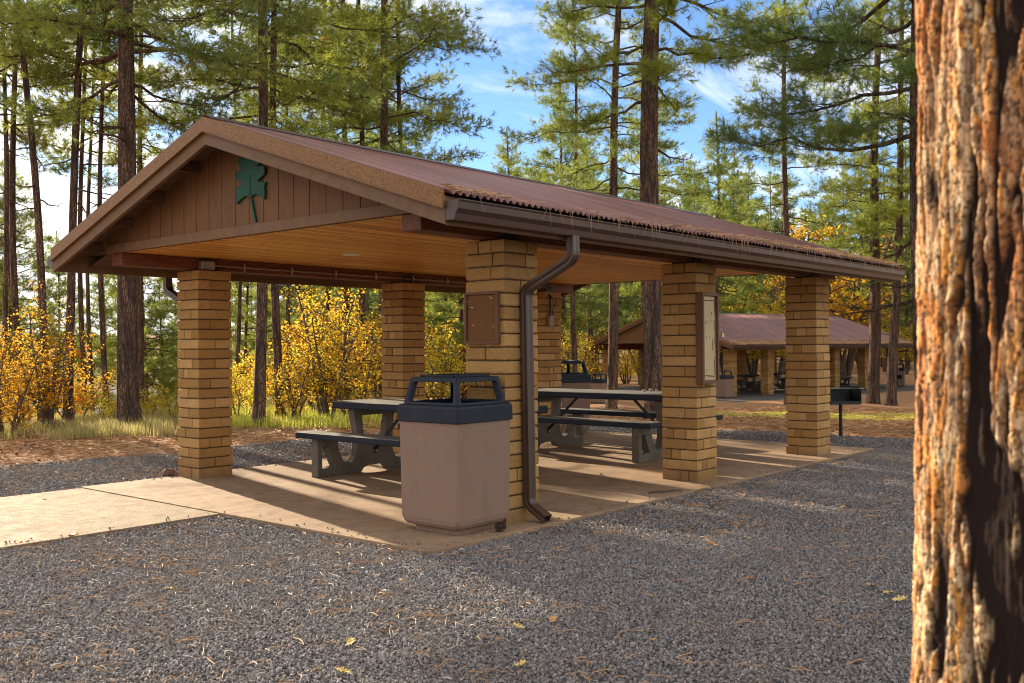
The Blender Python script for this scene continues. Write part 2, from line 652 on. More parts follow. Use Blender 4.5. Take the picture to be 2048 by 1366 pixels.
def PX(px, f):
    """ground point seen at photo column px, f metres ahead"""
    r = (px - 1024) / 1949.12 * f
    return CAM[0] + Fw[0] * f + Rt[0] * r, CAM[1] + Fw[1] * f + Rt[1] * r


S2A = PX(1461, 41.5)
U2 = np.array([math.cos(S2_ANG), math.sin(S2_ANG)])
V2 = np.array([-U2[1], U2[0]])
S2C = np.array(S2A) + U2 * 6.55 + V2 * 3.95


def m_ground():
    m = Mt("ground_cover", 0.95, 0.1)
    s_ = m.t.nodes.new("ShaderNodeSeparateXYZ")
    P = m.pos.outputs["Position"]
    m.t.links.new(P, s_.inputs[0])
    X, Y = s_.outputs[0], s_.outputs[1]
    pv = m.vec(src=P)
    wob = m.math("MULTIPLY", m.math("SUBTRACT", m.noise(0.8, 5, v=pv), 0.5), 1.1)
    d1 = box_sd(m, X, Y, -41.0, -43.0, 0.0, 49.9, 50.0)
    d2 = box_sd(m, X, Y, float(S2C[0]), float(S2C[1]), S2_ANG, 9.5, 6.6)
    g = m.ramp(m.math("ADD", m.math("MINIMUM", d1, d2), wob), [(0.0, 1.0), (0.25, 0.0)])
    gc = m.vor(48, v=pv, out=1)
    gs = m.t.nodes.new("ShaderNodeSeparateColor")
    m.t.links.new(gc, gs.inputs[0])
    grav = m.ramp(gs.outputs[0], [(0.0, (0.075, 0.070, 0.078)), (0.5, (0.150, 0.142, 0.150)), (1.0, (0.27, 0.25, 0.24))])
    gd = m.vor(48, v=pv)
    grav = m.mix(m.ramp(gd, [(0.35, 0.0), (0.62, 0.8)]), grav, (0.03, 0.028, 0.03))
    grav = m.mix(m.ramp(m.noise(2.2, 5, 0.7, v=pv), [(0.52, 0.0), (0.72, 0.5)]), grav, (0.22, 0.115, 0.06))
    n = m.noise(3.0, 6, 0.65, v=pv)
    st = m.noise(46, 6, 0.75, 1.2, v=m.vec((1, 0.5, 1), (0, 0, 0.7), P))
    soil = m.mix(m.ramp(st, [(0.36, 0.0), (0.62, 1.0)]), (0.15, 0.060, 0.032), (0.50, 0.26, 0.125))
    soil = m.mix(m.ramp(n, [(0.45, 0.0), (0.66, 0.65)]), soil, (0.30, 0.19, 0.09))
    soil = m.mix(m.ramp(m.noise(0.35, 4, v=pv), [(0.5, 0.0), (0.62, 0.35)]), soil, (0.16, 0.15, 0.05))
    m.color(m.mix(g, soil, grav))
    h = m.mix(g, m.mix(0.5, st, n), gd)
    m.bump(h, 0.8, 0.03)
    return m.m


def m_stone():
    m = Mt("gravel_stone", 0.85, 0.25)
    P = m.pos.outputs["Position"]
    v = m.vor(42, v=m.vec(src=P), out=1)
    sp = m.t.nodes.new("ShaderNodeSeparateColor")
    m.t.links.new(v, sp.inputs[0])
    oi = m.t.nodes.new("ShaderNodeObjectInfo")
    c = m.ramp(m.math("FRACT", m.math("ADD", sp.outputs[0], oi.outputs["Random"])), [(0.0, (0.070, 0.066, 0.068)), (0.45, (0.168, 0.158, 0.155)), (0.8, (0.27, 0.255, 0.25)), (0.96, (0.33, 0.27, 0.22)), (1.0, (0.42, 0.39, 0.36))])
    w = m.noise(0.9, 4, v=m.vec(src=P))
    c = m.mix(m.ramp(w, [(0.42, 0.0), (0.68, 0.35)]), c, (0.20, 0.165, 0.125))
    m.color(c)
    m.bump(m.noise(180, 3), 0.3, 0.003)
    return m.m


def m_water():
    m = Mt("lake_water", 0.10, 0.6)
    m.color((0.05, 0.07, 0.09))
    m.bump(m.noise(1.1, 5, 0.6, v=m.vec((1, 0.35, 1))), 0.35, 0.25)
    return m.m


MAT = dict(
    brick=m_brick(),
    mortar=m_simple("mortar", (0.085, 0.055, 0.032), 0.95, 0.3, 60, 0.4),
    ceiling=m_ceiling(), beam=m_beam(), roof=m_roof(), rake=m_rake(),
    brown=m_simple("brown_paint", (0.150, 0.080, 0.038), 0.65, 0.2, 9, 0.12, stretch=(0.5, 1, 1)),
    brown2=m_simple("dark_brown_paint", (0.098, 0.052, 0.034), 0.7, 0.25, 12, 0.2),
    siding=m_simple("brown_siding", (0.150, 0.068, 0.026), 0.72, 0.22, 14, 0.25, stretch=(3, 3, 0.4)),
    gutter=m_simple("gutter_enamel", (0.056, 0.030, 0.019), 0.42, 0.18, 3, 0.03, 0.5),
    green=m_simple("green_board", (0.007, 0.060, 0.036), 0.6, 0.25, 8, 0.15),
    dgreen=m_simple("dark_green_inlay", (0.006, 0.035, 0.024), 0.6, 0.2, 8, 0.05),
    slab=m_concrete("tan_concrete", (0.235, 0.152, 0.090), (0.345, 0.240, 0.152)),
    walk=m_concrete("brushed_walk_concrete", (0.185, 0.125, 0.075), (0.27, 0.185, 0.115), 0.30, 1.0),
    cast=m_concrete("cast_grey_concrete", (0.115, 0.098, 0.076), (0.175, 0.153, 0.122), 0.0, 0.4),
    bin=m_bin(),
    navy=m_plastic("navy_plastic", (0.0045, 0.008, 0.018)),
    tabletop=m_plastic("table_plastic", (0.006, 0.011, 0.022), (0.20, 0.195, 0.175)),
    steel=m_simple("black_steel", (0.014, 0.014, 0.016), 0.5, 0.3, 30, 0.1, 0.5, 0.3),
    grill=m_simple("weathered_grill_steel", (0.028, 0.029, 0.033), 0.55, 0.5, 14, 0.3, 0.5, 0.5),
    galv=m_simple("galvanised_steel", (0.36, 0.36, 0.33), 0.45, 0.3, 25, 0.1, 0.5, 0.6),
    pipe=m_simple("painted_conduit", (0.27, 0.20, 0.14), 0.5, 0.2, 25, 0.1),
    cork=m_simple("brown_cork", (0.155, 0.072, 0.026), 0.95, 0.15, 260, 0.5),
    frame=m_simple("board_frame", (0.130, 0.060, 0.026), 0.6, 0.2, 20, 0.1),
    paper=m_simple("yellowed_plastic", (0.47, 0.37, 0.20), 0.6, 0.12, 6, 0.1),
    peel=m_simple("peeled_backing", (0.17, 0.10, 0.045), 0.8, 0.3, 30, 0.2),
    white=m_simple("white_scrap", (0.75, 0.73, 0.68), 0.7, 0.08, 10, 0.0),
    brass=m_simple("brass", (0.50, 0.36, 0.12), 0.35, 0.2, 30, 0.0, 0.5, 0.8),
    rock=m_simple("tan_rock", (0.36, 0.29, 0.20), 0.9, 0.4, 24, 0.8, dist=0.01),
    lava=m_simple("red_brown_rock", (0.13, 0.075, 0.055), 0.95, 0.4, 24, 0.8, dist=0.01),
    bark=m_bark(), bark_cool=m_bark("grey_pine_bark", 0.0, 1.2), bark_far=m_bark("far_pine_bark", 0.3, 0.6, 0.6),
    oakbark=m_simple("oak_bark", (0.10, 0.075, 0.055), 0.95, 0.35, 40, 0.6, stretch=(1, 1, 0.3)),
    needles=m_needles(),
    needles_near=m_needles("near_pine_needles", (0.100, 0.175, 0.045), (0.300, 0.355, 0.070)),
    needles_far=m_needles("far_pine_needles", (0.115, 0.170, 0.060), (0.260, 0.300, 0.080)),
    leaves=m_leaves(),
    straw=m_simple("fallen_needles", (0.38, 0.21, 0.095), 0.7, 0.35, 5, 0.0),
    pale=m_simple("bleached_needles", (0.60, 0.52, 0.42), 0.6, 0.25, 5, 0.0),
    grass_l=m_grass("bank_grass", [(0.24, 0.24, 0.07), (0.46, 0.40, 0.15), (0.66, 0.53, 0.29)]),
    grass_c=m_grass("bright_grass", [(0.26, 0.34, 0.04), (0.52, 0.55, 0.08), (0.66, 0.58, 0.17)]),
    ground=m_ground(), stone=m_stone(), water=m_water(),
    fleaf=m_simple("fallen_oak_leaf", (0.50, 0.27, 0.09), 0.7, 0.3, 30, 0.2),
    fleaf2=m_simple("yellow_fallen_leaf", (0.62, 0.44, 0.13), 0.7, 0.25, 30, 0.2),
    fleaf3=m_simple("orange_fallen_leaf", (0.62, 0.20, 0.03), 0.7, 0.25, 30, 0.2),
)


# ------------------------------------------------------------------ terrain
def ss(a, b, x):
    t = np.clip((x - a) / (b - a), 0, 1)
    return t * t * (3 - 2 * t)


def height(x, y):
    x, y = np.asarray(x, float), np.asarray(y, float)
    dx, dy = x - CAM[0], y - CAM[1]
    f = dx * Fw[0] + dy * Fw[1]
    r = dx * Rt[0] + dy * Rt[1]
    t = r / np.maximum(np.abs(f), 3.0)
    z = -0.03 - 0.84 * ss(14, 40, np.hypot(dx, dy)) * ss(-0.35, 0.0, t)
    d = np.hypot(dx, dy)
    left = ss(-0.02, -0.22, t) * (f > -30)
    drop = -0.13 * np.maximum(y - 14.5, 0) + 0.0
    drop = np.maximum(drop, -14.0)
    far = ss(330, 430, d)
    drop = drop * (1 - far) - 3.5 * far + 16 * ss(400, 800, d) * far
    z = z + drop * left
    nz = fbm(x * 0.35, y * 0.35, 0, 3, 3) * 0.05 + fbm(x * 1.7, y * 1.7, 0, 9, 3) * 0.022
    # keep the gravelled pads flat
    q = np.maximum(x - 8.9, y - 7.0)
    q2 = np.maximum(np.abs((x - S2C[0]) * U2[0] + (y - S2C[1]) * U2[1]) - 9.5, np.abs((x - S2C[0]) * V2[0] + (y - S2C[1]) * V2[1]) - 6.6)
    z = z + nz * ss(-0.1, 1.2, np.minimum(q, q2 + 0.0)) + 0.02 * ss(0.0, 0.6, q)
    return z


def ground_z(x, y):
    return float(height(np.array([x]), np.array([y]))[0])


def warp(n):
    s_ = np.linspace(-1, 1, n)
    return 22 * s_ + 1200 * np.sign(s_) * np.abs(s_) ** 4.2


n = 420
gx, gy = np.meshgrid(warp(n) + 3, warp(n) + 3, indexing="ij")
gz = height(gx, gy)
i, j = np.meshgrid(np.arange(n - 1), np.arange(n - 1), indexing="ij")
a = (i * n + j).ravel()
b = MB()
b.add(np.stack([gx, gy, gz], -1).reshape(-1, 3), np.stack([a, a + n, a + n + 1, a + 1], -1))
tag(b.build("ground", MAT["ground"], smooth=True), "red soil and grey gravel ground", kind="structure")

b = MB()
b.add([(-700, 30, -10.6), (1100, 30, -10.6), (1100, 1150, -10.6), (-700, 1150, -10.6)], np.array([[0, 1, 2, 3]]))
tag(b.build("lake_water", MAT["water"]), "bright lake beyond the trees", kind="structure")

# ------------------------------------------------------------------ shelter builder
w = 0.398


def course_ring(b, z0, z1, cuts, rng):
    """one course of split blocks round a square pillar, joints notched at the cuts"""
    base = [(0, 0), (w, 0), (w, w), (0, w)]
    dirs = [(1, 0), (0, 1), (-1, 0), (0, -1)]
    nor = [(0, -1), (1, 0), (0, 1), (-1, 0)]
    pts, seg, s0 = [], [], 0
    offs = [rng.uniform(-0.002, 0.004) for _ in range(20)]
    for k in range(4):
        A, D, N_ = base[k], dirs[k], nor[k]
        Np = nor[k - 1]
        o = offs[s0]
        pts.append((A[0] + N_[0] * o + Np[0] * o, A[1] + N_[1] * o + Np[1] * o, 0))
        seg.append(s0)
        for c in cuts[k]:
            hw = rng.uniform(0.0045, 0.0065)
            o = offs[s0]
            for (t, dd) in ((c - hw - 0.004, o), (c - hw, o - 0.004), (c - hw, -0.012), (c + hw, -0.012)):
                pts.append((A[0] + D[0] * t + N_[0] * dd, A[1] + D[1] * t + N_[1] * dd, 0))
                seg.append(s0)
            s0 += 1
            o = offs[s0]
            for (t, dd) in ((c + hw, o - 0.004), (c + hw + 0.004, o)):
                pts.append((A[0] + D[0] * t + N_[0] * dd, A[1] + D[1] * t + N_[1] * dd, 0))
                seg.append(s0)
    P0, sg0 = pts, seg
    pts, seg = [], []
    for q in range(len(P0)):
        A_, B_ = np.array(P0[q]), np.array(P0[(q + 1) % len(P0)])
        L_ = np.linalg.norm(B_ - A_)
        k_ = max(1, int(L_ / 0.032))
        for t in range(k_):
            pts.append(tuple(A_ + (B_ - A_) * t / k_))
            seg.append(sg0[q])
    P = np.array(pts)
    nP = len(P)
    cen = np.array([w / 2, w / 2, 0])
    lay = []
    for z, ins in ((z0, 0.012), (z0 + 0.003, 0.004), (z0 + 0.010, 0.0), (z1 - 0.010, 0.0), (z1 - 0.003, 0.004), (z1, 0.012)):
        Q = P.copy()
        Q[:, 0] += [rng.uniform(-0.0016, 0.0016) for _ in range(nP)]
        Q[:, 1] += [rng.uniform(-0.0016, 0.0016) for _ in range(nP)]
        Q = cen + (Q - cen) * (1 - ins / (w / 2))
        Q[:, 2] = z + np.array([rng.uniform(-0.0014, 0.0014) for _ in range(nP)])
        lay.append(Q)
    V = np.concatenate(lay)
    F, rr = [], []
    tint = [rng.random() for _ in range(20)]
    for L_ in range(5):
        for q in range(nP):
            q2 = (q + 1) % nP
            F.append([L_ * nP + q, L_ * nP + q2, (L_ + 1) * nP + q2, (L_ + 1) * nP + q])
            rr.append(tint[seg[q] if seg[q] < s0 else 0])
    b.add(V, np.array(F), 0, np.array(rr))
    b.add(lay[0], [list(range(nP))[::-1]], 0, 0.5)
    b.add(lay[-1], [list(range(nP))], 0, 0.5)


def pillar_mesh(seed, H):
    rng = random.Random(seed)
    b = MB()
    b.box(0.014, w - 0.014, 0.014, w - 0.014, -0.06, H - 0.004, 1)
    nC = 21
    p = H / nC
    opts_a = [[], [], [0.28], []]
    opts_b = [[0.2], [0.14], [0.2, 0.3], [0.1, 0.2], [0.26], [0.2], [0.13, 0.27]]
    for k in range(nC):
        cuts = []
        for s_ in range(4):
            if (k + s_) % 2 == 0:
                cuts.append(list(rng.choice(opts_a)))
            else:
                cuts.append(list(rng.choice(opts_b)))
        if k % 2:
            cuts[0] = cuts[0] or []
        course_ring(b, k * p + 0.0045 + rng.uniform(-0.001, 0.001) - (0.02 if k == 0 else 0), (k + 1) * p - 0.0055, cuts, rng)
    return b


def sweep_rect(b, pts, wx, wd, mat=0, axis=(1, 0, 0), rib=0.0):
    """rectangular pipe along pts lying in a plane normal to axis"""
    P = np.array(pts, float)
    ax = np.array(axis, float)
    T = np.gradient(P, axis=0)
    T /= np.linalg.norm(T, axis=1)[:, None]
    N_ = np.cross(T, ax)
    N_ /= np.linalg.norm(N_, axis=1)[:, None]
    prof = [(-1, -1), (-0.5, -1), (-0.4, -0.86), (-0.1, -0.86), (0, -1), (0.1, -0.86), (0.4, -0.86), (0.5, -1), (1, -1), (1, -0.4), (0.88, 0), (1, 0.4), (1, 1), (0.5, 1), (0, 0.9), (-0.5, 1), (-1, 1), (-1, 0.4), (-0.88, 0), (-1, -0.4)]
    q = len(prof)
    V = np.concatenate([[P[i] + ax * a_ * wx / 2 + N_[i] * c_ * wd / 2 for a_, c_ in prof] for i in range(len(P))])
    F = [[i * q + k, i * q + (k + 1) % q, (i + 1) * q + (k + 1) % q, (i + 1) * q + k] for i in range(len(P) - 1) for k in range(q)]
    b.add(V, np.array(F), mat)


def arc_pts(pts, rad=0.05, n=5):
    """round the corners of a polyline"""
    P = [np.array(p, float) for p in pts]
    out = [P[0]]
    for i in range(1, len(P) - 1):
        a_, c_, d_ = P[i - 1], P[i], P[i + 1]
        u = (a_ - c_) / np.linalg.norm(a_ - c_)
        v = (d_ - c_) / np.linalg.norm(d_ - c_)
        s_, e_ = c_ + u * rad, c_ + v * rad
        for t in np.linspace(0, 1, n):
            out.append((1 - t) ** 2 * s_ + 2 * t * (1 - t) * c_ + t * t * e_)
    out.append(P[-1])
    return out


def shelter(root, nP, a, b_, e, eg, ef, Hr, He, H, detail=True, two=False):
    Lx = (nP - 1) * a + w
    bx = b_ + w
    ym = bx / 2
    x0, x1 = -eg, Lx + ef
    slope = (Hr - He) / (ym + e)
    zr = lambda y: Hr - slope * abs(y - ym)
    Hc = 2.323
    gw = -0.785 if detail else -0.45
    gw2 = Lx + 0.45
    # pillars
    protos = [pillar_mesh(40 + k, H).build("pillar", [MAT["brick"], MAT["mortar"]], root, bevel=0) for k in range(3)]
    for q in range(2):
        for k in range(nP):
            idx = q * nP + k
            if idx < 3:
                o = protos[idx]
            else:
                o = protos[(idx + k) % 3].copy()
                COL.objects.link(o)
            rot = (idx * 2) % 4 if detail and idx else 0
            o.rotation_euler = (0, 0, rot * math.pi / 2)
            ox, oy = {0: (0, 0), 1: (w, 0), 2: (w, w), 3: (0, w)}[rot]
            o.location = (k * a + ox, q * b_ + oy, 0)
    # beams
    for q, yy in enumerate((w / 2, b_ + w / 2)):
        b = MB()
        b.box(gw, gw2, yy - 0.10, yy + 0.10, H + 0.006, Hc - 0.003)
        b.build("beam", MAT["beam"], root, bevel=0.006)
        for k in range(nP):
            b = MB()
            cx = k * a + w / 2
            b.box(cx - 0.13, cx + 0.13, yy - 0.115, yy + 0.115, H - 0.004, H + 0.007)
            for s_ in (-1, 1):
                b.box(cx - 0.09, cx + 0.09, yy + s_ * 0.103 - 0.004, yy + s_ * 0.103 + 0.004, H + 0.003, H + 0.10)
                for t in (-0.045, 0.045):
                    b.tube([(cx + t, yy + s_ * 0.106, H + 0.06), (cx + t, yy + s_ * 0.125, H + 0.06)], 0.013, 6)
            b.build("beam_bracket", MAT["steel"], root)
    # ceiling of narrow boards
    b = MB()
    pw = 0.083
    n_ = int((bx - 0.04) / pw)
    rng = random.Random(5)
    for k in range(n_):
        y0 = 0.02 + k * pw
        cuts = sorted([gw, gw2] + [rng.uniform(gw + 0.5, gw2 - 0.5) for _ in range(2)])
        for c0, c1 in zip(cuts[:-1], cuts[1:]):
            v = []
            for xx in (c0 + 0.0008, c1 - 0.0008):
                v += [(xx, y0 + 0.0005, Hc + 0.012), (xx, y0 + 0.0015, Hc + 0.007), (xx, y0 + 0.007, Hc), (xx, y0 + pw - 0.007, Hc), (xx, y0 + pw - 0.0015, Hc + 0.007), (xx, y0 + pw - 0.0005, Hc + 0.012)]
            f = [[q, q + 6, (q + 1) % 6 + 6, (q + 1) % 6] for q in range(6)] + [[0, 1, 2, 3, 4, 5], [11, 10, 9, 8, 7, 6]]
            b.add(v, f, 0, rng.random())
    b.build("ceiling", MAT["ceiling"], root, normals=True)
    # roof deck + corrugated sheets
    b = MB()
    for s_ in (0, 1):
        ya, yb = (-e + 0.035, ym) if s_ == 0 else (ym, bx + e - 0.035)
        pf = [(ya, zr(ya) - 0.055), (yb, zr(yb) - 0.055), (yb, zr(yb) - 0.028), (ya, zr(ya) - 0.028)]
        b.prism([pf], lambda p, q, t: (t, p, q), x0 + 0.045, x1 - 0.045)
    b.build("roof_deck", MAT["brown2"], root, normals=True)
    per = 0.0678
    nw = int((x1 - x0) / per * 8)
    xs = np.linspace(x0 + 0.004, x1 - 0.004, nw)
    zz_ = 0.0130 * np.cos((xs - x0) / per * 2 * math.pi)
    for s_ in (0, 1):
        b = MB()
        ys = np.linspace(-e - 0.045, ym - 0.002, 6) if s_ == 0 else np.linspace(ym + 0.002, bx + e + 0.045, 6)
        V = np.array([[(x, y, zr(y) + 0.006 + z) for y in ys] for x, z in zip(xs, zz_)]).reshape(-1, 3)
        i_, j_ = np.meshgrid(np.arange(nw - 1), np.arange(5), indexing="ij")
        a_ = (i_ * 6 + j_).ravel()
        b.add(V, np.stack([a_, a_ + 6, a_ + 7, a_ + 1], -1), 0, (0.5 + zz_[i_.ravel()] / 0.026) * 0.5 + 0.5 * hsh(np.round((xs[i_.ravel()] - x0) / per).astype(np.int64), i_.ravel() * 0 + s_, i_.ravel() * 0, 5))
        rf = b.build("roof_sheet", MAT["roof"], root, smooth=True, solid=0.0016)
    b = MB()
    for s_ in (-1, 1):
        pf = [(ym, Hr + 0.034), (ym + s_ * 0.13, zr(ym + 0.13) + 0.026), (ym + s_ * 0.13, zr(ym + 0.13) + 0.022), (ym, Hr + 0.030)]
        b.prism([pf], lambda p, q, t: (t, p, q), x0 - 0.005, x1 + 0.005)
    b.build("ridge_cap", MAT["roof"], root, normals=True)
    # rakes, both gables
    for g, (xa, sg) in enumerate(((x0, 1), (x1, -1))):
        b = MB()
        c = MB()
        for s_ in (-1, 1):
            yo = ym + s_ * (ym + e)
            pf = [(ym, Hr + 0.014), (yo, zr(yo) + 0.014), (yo, zr(yo) - 0.108), (ym, Hr - 0.108)]
            b.prism([pf], lambda p, q, t: (t, p, q), xa - 0.018 * sg, xa + 0.004 * sg)
            pf2 = [(ym, Hr - 0.106), (yo, zr(yo) - 0.106), (yo, zr(yo) - 0.112), (ym, Hr - 0.112)]
            b.prism([pf2], lambda p, q, t: (t, p, q), xa - 0.026 * sg, xa + 0.003 * sg)
            yf = yo + (0.002 if s_ < 0 else -0.002)
            pf = [(ym, Hr - 0.03), (yf, zr(yf) - 0.03), (yf, zr(yf) - 0.215), (ym, Hr - 0.215)]
            c.prism([pf], lambda p, q, t: (t, p, q), xa + 0.006 * sg, xa + 0.042 * sg)
        b.build("rake_trim", MAT["rake"], root, normals=True)
        c.build("rake_board", MAT["brown"], root, normals=True)
        gx_ = gw if g == 0 else gw2
        # siding with grooves
        b = MB()
        k = 0
        y = 0.02 - 0.30
        sp = 0.203
        while y < bx + 0.30:
            ya, yb = y + 0.004, min(y + sp - 0.004, bx + 0.30)
            zt = [zr(t) - 0.056 for t in (ya, yb)]
            mid = []
            if ya < ym < yb:
                mid = [(ym, Hr - 0.056)]
            if min(zt) > Hc + 0.02:
                pf = [(ya, Hc + 0.003), (yb, Hc + 0.003), (yb, zt[1])] + mid + [(ya, zt[0])]
                b.prism([pf], lambda p, q, t: (t, p, q), gx_ - 0.010, gx_ + 0.010, 0, rng.random())
            y += sp
        b.build("gable_siding", MAT["siding"], root, normals=True)
        b = MB()
        b.prism([[(-0.30, Hc - 0.004), (bx + 0.30, Hc - 0.004), (bx + 0.30, Hc + 0.035), (ym, Hr - 0.062), (-0.30, Hc + 0.035)]], lambda p, q, t: (t, p, q), gx_ + 0.0105 * sg, gx_ + 0.02 * sg)
        b.build("gable_backing", MAT["brown2"], root, normals=True)
        b = MB()
        b.box(*sorted((gx_ - 0.012 * sg, gx_ - 0.032 * sg)), 0.04, bx - 0.04, Hc - 0.004, Hc + 0.082)
        b.build("gable_band", MAT["brown"], root, bevel=0.003)
        # lookouts between wall and rake board
        if detail or g == 0:
            for y in np.arange(-2.4, 2.5, 0.6):
                if abs(y) > ym + e - 0.3:
                    continue
                yy = ym + y
                b = MB()
                xa_, xb_ = sorted((gx_ - 0.012 * sg, xa + 0.044 * sg))
                b.box(xa_, xb_, yy - 0.019, yy + 0.019, zr(yy) - 0.15, zr(yy) - 0.058 - (0.0 if y else 0.0))
                b.build("lookout", MAT["brown2"], root, bevel=0.002)
    # eaves
    for q in (0, 1):
        s_ = -1 if q == 0 else 1
        ye = -e if q == 0 else bx + e
        b = MB()
        b.box(x0 + 0.044, x1 - 0.044, *sorted((ye, ye - s_ * 0.034)), He - 0.215, He - 0.032)
        b.build("eave_board", MAT["brown"], root, bevel=0.003)
        # soffit between eave board and ceiling
        b = MB()
        yi = 0.015 if q == 0 else bx - 0.015
        pf = [(ye - s_ * 0.036, He - 0.16), (yi, Hc + 0.004), (yi, Hc + 0.016), (ye - s_ * 0.036, He - 0.148)]
        b.prism([pf], lambda p, q_, t: (t, p, q_), gw + 0.02, gw2 - 0.02)
        b.build("soffit", MAT["brown2"], root, normals=True)
        # gutter
        b = MB()
        pr = [(0.003, 0.0), (0.003, -0.125), (0.078, -0.125), (0.088, -0.085), (0.112, -0.055), (0.118, -0.012), (0.126, 0.0), (0.118, 0.004), (0.112, -0.004)]
        zg = He - 0.062
        xs_ = [x0 + 0.006, x1 - 0.006]
        V = [(x, ye + s_ * p, zg + z) for x in xs_ for p, z in pr]
        m_ = len(pr)
        b.add(V, [[k, k + 1, k + 1 + m_, k + m_] for k in range(m_ - 1)])
        for x in xs_:
            b.add([(x, ye + s_ * p, zg + z) for p, z in pr[:7]], [list(range(7))])
        b.build("gutter", MAT["gutter"], root, solid=0.0025, bevel=0.0012)
    # downspouts
    zg = He - 0.187
    spouts = []
    if detail:
        spouts = [(0.185, 0, -1), (0.185, 1, 1)]
    else:
        spouts = [((nP - 1) * a + 0.3, 0, -1), (0.2, 1, 1)]
    for xx, q, s_ in spouts:
        ye = -e if q == 0 else bx + e
        yp = 0.0 if q == 0 else bx
        Y0, Y1 = ye + s_ * 0.055, yp + s_ * 0.048
        b = MB()
        pts = arc_pts([(xx, Y0, zg), (xx + 0.005, Y0, zg - 0.17), (xx + 0.02, Y1, 1.80), (xx + 0.045, Y1, 0.13), (xx + 0.05, Y1 + s_ * 0.17, 0.035)], 0.055, 6)
        sweep_rect(b, pts, 0.082, 0.062)
        b.build("downspout", MAT["gutter"], root, normals=True, solid=0.002)
    return dict(Lx=Lx, bx=bx, ym=ym, x0=x0, x1=x1, zr=zr, Hc=Hc, gw=gw)


# ------------------------------------------------------------------ shelter one
A1, B1 = 2.9164, 4.2249
sh = empty("picnic_shelter", (0, 0, 0))
tag(sh, "near picnic shelter with block pillars, maroon gable roof and green leaf sign", "shelter", "picnic shelters")
G = shelter(sh, 3, A1, B1, 0.4626, 1.1204, 1.06, 3.2743, 2.368, 2.1905)

# slab and walk
b = MB()
sx0, sx1, sy0, sy1 = -1.05, 7.08, -0.243, 4.66
cr = 0.10
corner = [(sx0 + cr * (1 - math.cos(t)), sy0 + cr * (1 - math.sin(t))) for t in np.linspace(0, math.pi / 2, 6)]
poly = corner + [(sx1, sy0), (sx1, sy1), (sx0, sy1)]
b.prism([poly], lambda p, q, t: (p, q, t), -0.13, 0.0)
tag(b.build("concrete_slab", MAT["slab"], normals=True, bevel=0.006), "tan concrete slab under the near shelter", kind="structure")
b = MB()
b.box(-9.0, sx0 - 0.012, 2.21, 4.62, -0.13, -0.006)
tag(b.build("concrete_walkway", MAT["walk"], bevel=0.005), "brushed concrete walkway leading to the slab", kind="structure")

# leaf emblem with a carved 1 on the gable
b = MB()
half = [(0.0, -0.175), (0.07, -0.150), (0.15, -0.175), (0.215, -0.215), (0.225, -0.15), (0.215, -0.095), (0.235, -0.06), (0.15, -0.045), (0.115, -0.035), (0.16, -0.015), (0.225, 0.015), (0.225, 0.085), (0.16, 0.10), (0.105, 0.105),
        (0.16, 0.125), (0.195, 0.155), (0.19, 0.215), (0.14, 0.205), (0.10, 0.20), (0.135, 0.235), (0.14, 0.285), (0.09, 0.29), (0.04, 0.31)]
half = [(x_ * 0.92, z_ * 0.92) for x_, z_ in half]
lf = half + [(0.0, 0.33)] + [(-x, z) for x, z in reversed(half[1:])]
LY, LZ = 2.11, 2.79
b.prism([lf], lambda p, q, t: (t, LY - p, LZ + q), G["gw"] - 0.036, G["gw"] - 0.014)
em = b.build("leaf_emblem", MAT["green"], sh, normals=True, bevel=0.004)
em["label"] = "green oak leaf sign with a carved 1"
b = MB()
st = [(-0.012, -0.17), (0.012, -0.17), (-0.05, -0.37), (-0.075, -0.37)]
b.prism([st], lambda p, q, t: (t, LY + p, LZ + q), G["gw"] - 0.030, G["gw"] - 0.013)
b.build("leaf_stalk", MAT["green"], em, normals=True, bevel=0.003)
b = MB()
one = [(-0.026, -0.145), (0.026, -0.145), (0.026, -0.13), (0.012, -0.118), (0.010, 0.03), (-0.004, 0.03), (-0.022, 0.008), (-0.022, -0.002), (-0.010, 0.0), (-0.010, -0.118), (-0.026, -0.13)]
b.prism([one], lambda p, q, t: (t, LY - p, LZ + q), G["gw"] - 0.0385, G["gw"] - 0.034)
b.build("numeral", MAT["dgreen"], em, normals=True)

# conduit, junction box and bolts on the far beam
b = MB()
yb_ = B1 + w / 2 - 0.1
b.tube([(0.22, yb_ - 0.02, H_ := 2.245), (6.0, yb_ - 0.02, H_ - 0.004)], 0.0105, 8)
cd = b.build("conduit", MAT["pipe"], sh)
for k in range(9):
    xx = 0.62 + 0.64 * k
    b = MB()
    b.bar((xx, yb_ - 0.021, H_ - 0.04), (xx, yb_ - 0.021, H_ + 0.04), 0.022, 0.008, up=(0, 1, 0))
    b.box(xx - 0.012, xx + 0.012, yb_ - 0.036, yb_ - 0.004, H_ - 0.014, H_ + 0.014)
    b.build("conduit_strap", MAT["galv"], cd, bevel=0.002)
b = MB()
b.box(0.06, 0.22, yb_ - 0.075, yb_ - 0.004, 2.196, 2.285)
b.build("junction_box", MAT["galv"], sh, bevel=0.006)
b = MB()
b.box(5.83 + 0.05, 5.83 + 0.15, B1 - 0.055, B1 - 0.004, 1.66, 1.82)
sb = b.build("switch_box", MAT["pipe"], sh, bevel=0.006)
b = MB()
b.tube([(5.93, B1 - 0.03, 1.82), (5.93, B1 - 0.03, 2.10), (5.93, B1 + 0.07, 2.22)], 0.014, 8)
b.tube([(5.97, B1 - 0.03, 1.82), (5.99, B1 - 0.05, 2.0), (5.97, B1 + 0.03, 2.22)], 0.006, 6)
b.build("switch_conduit", MAT["steel"], sb)
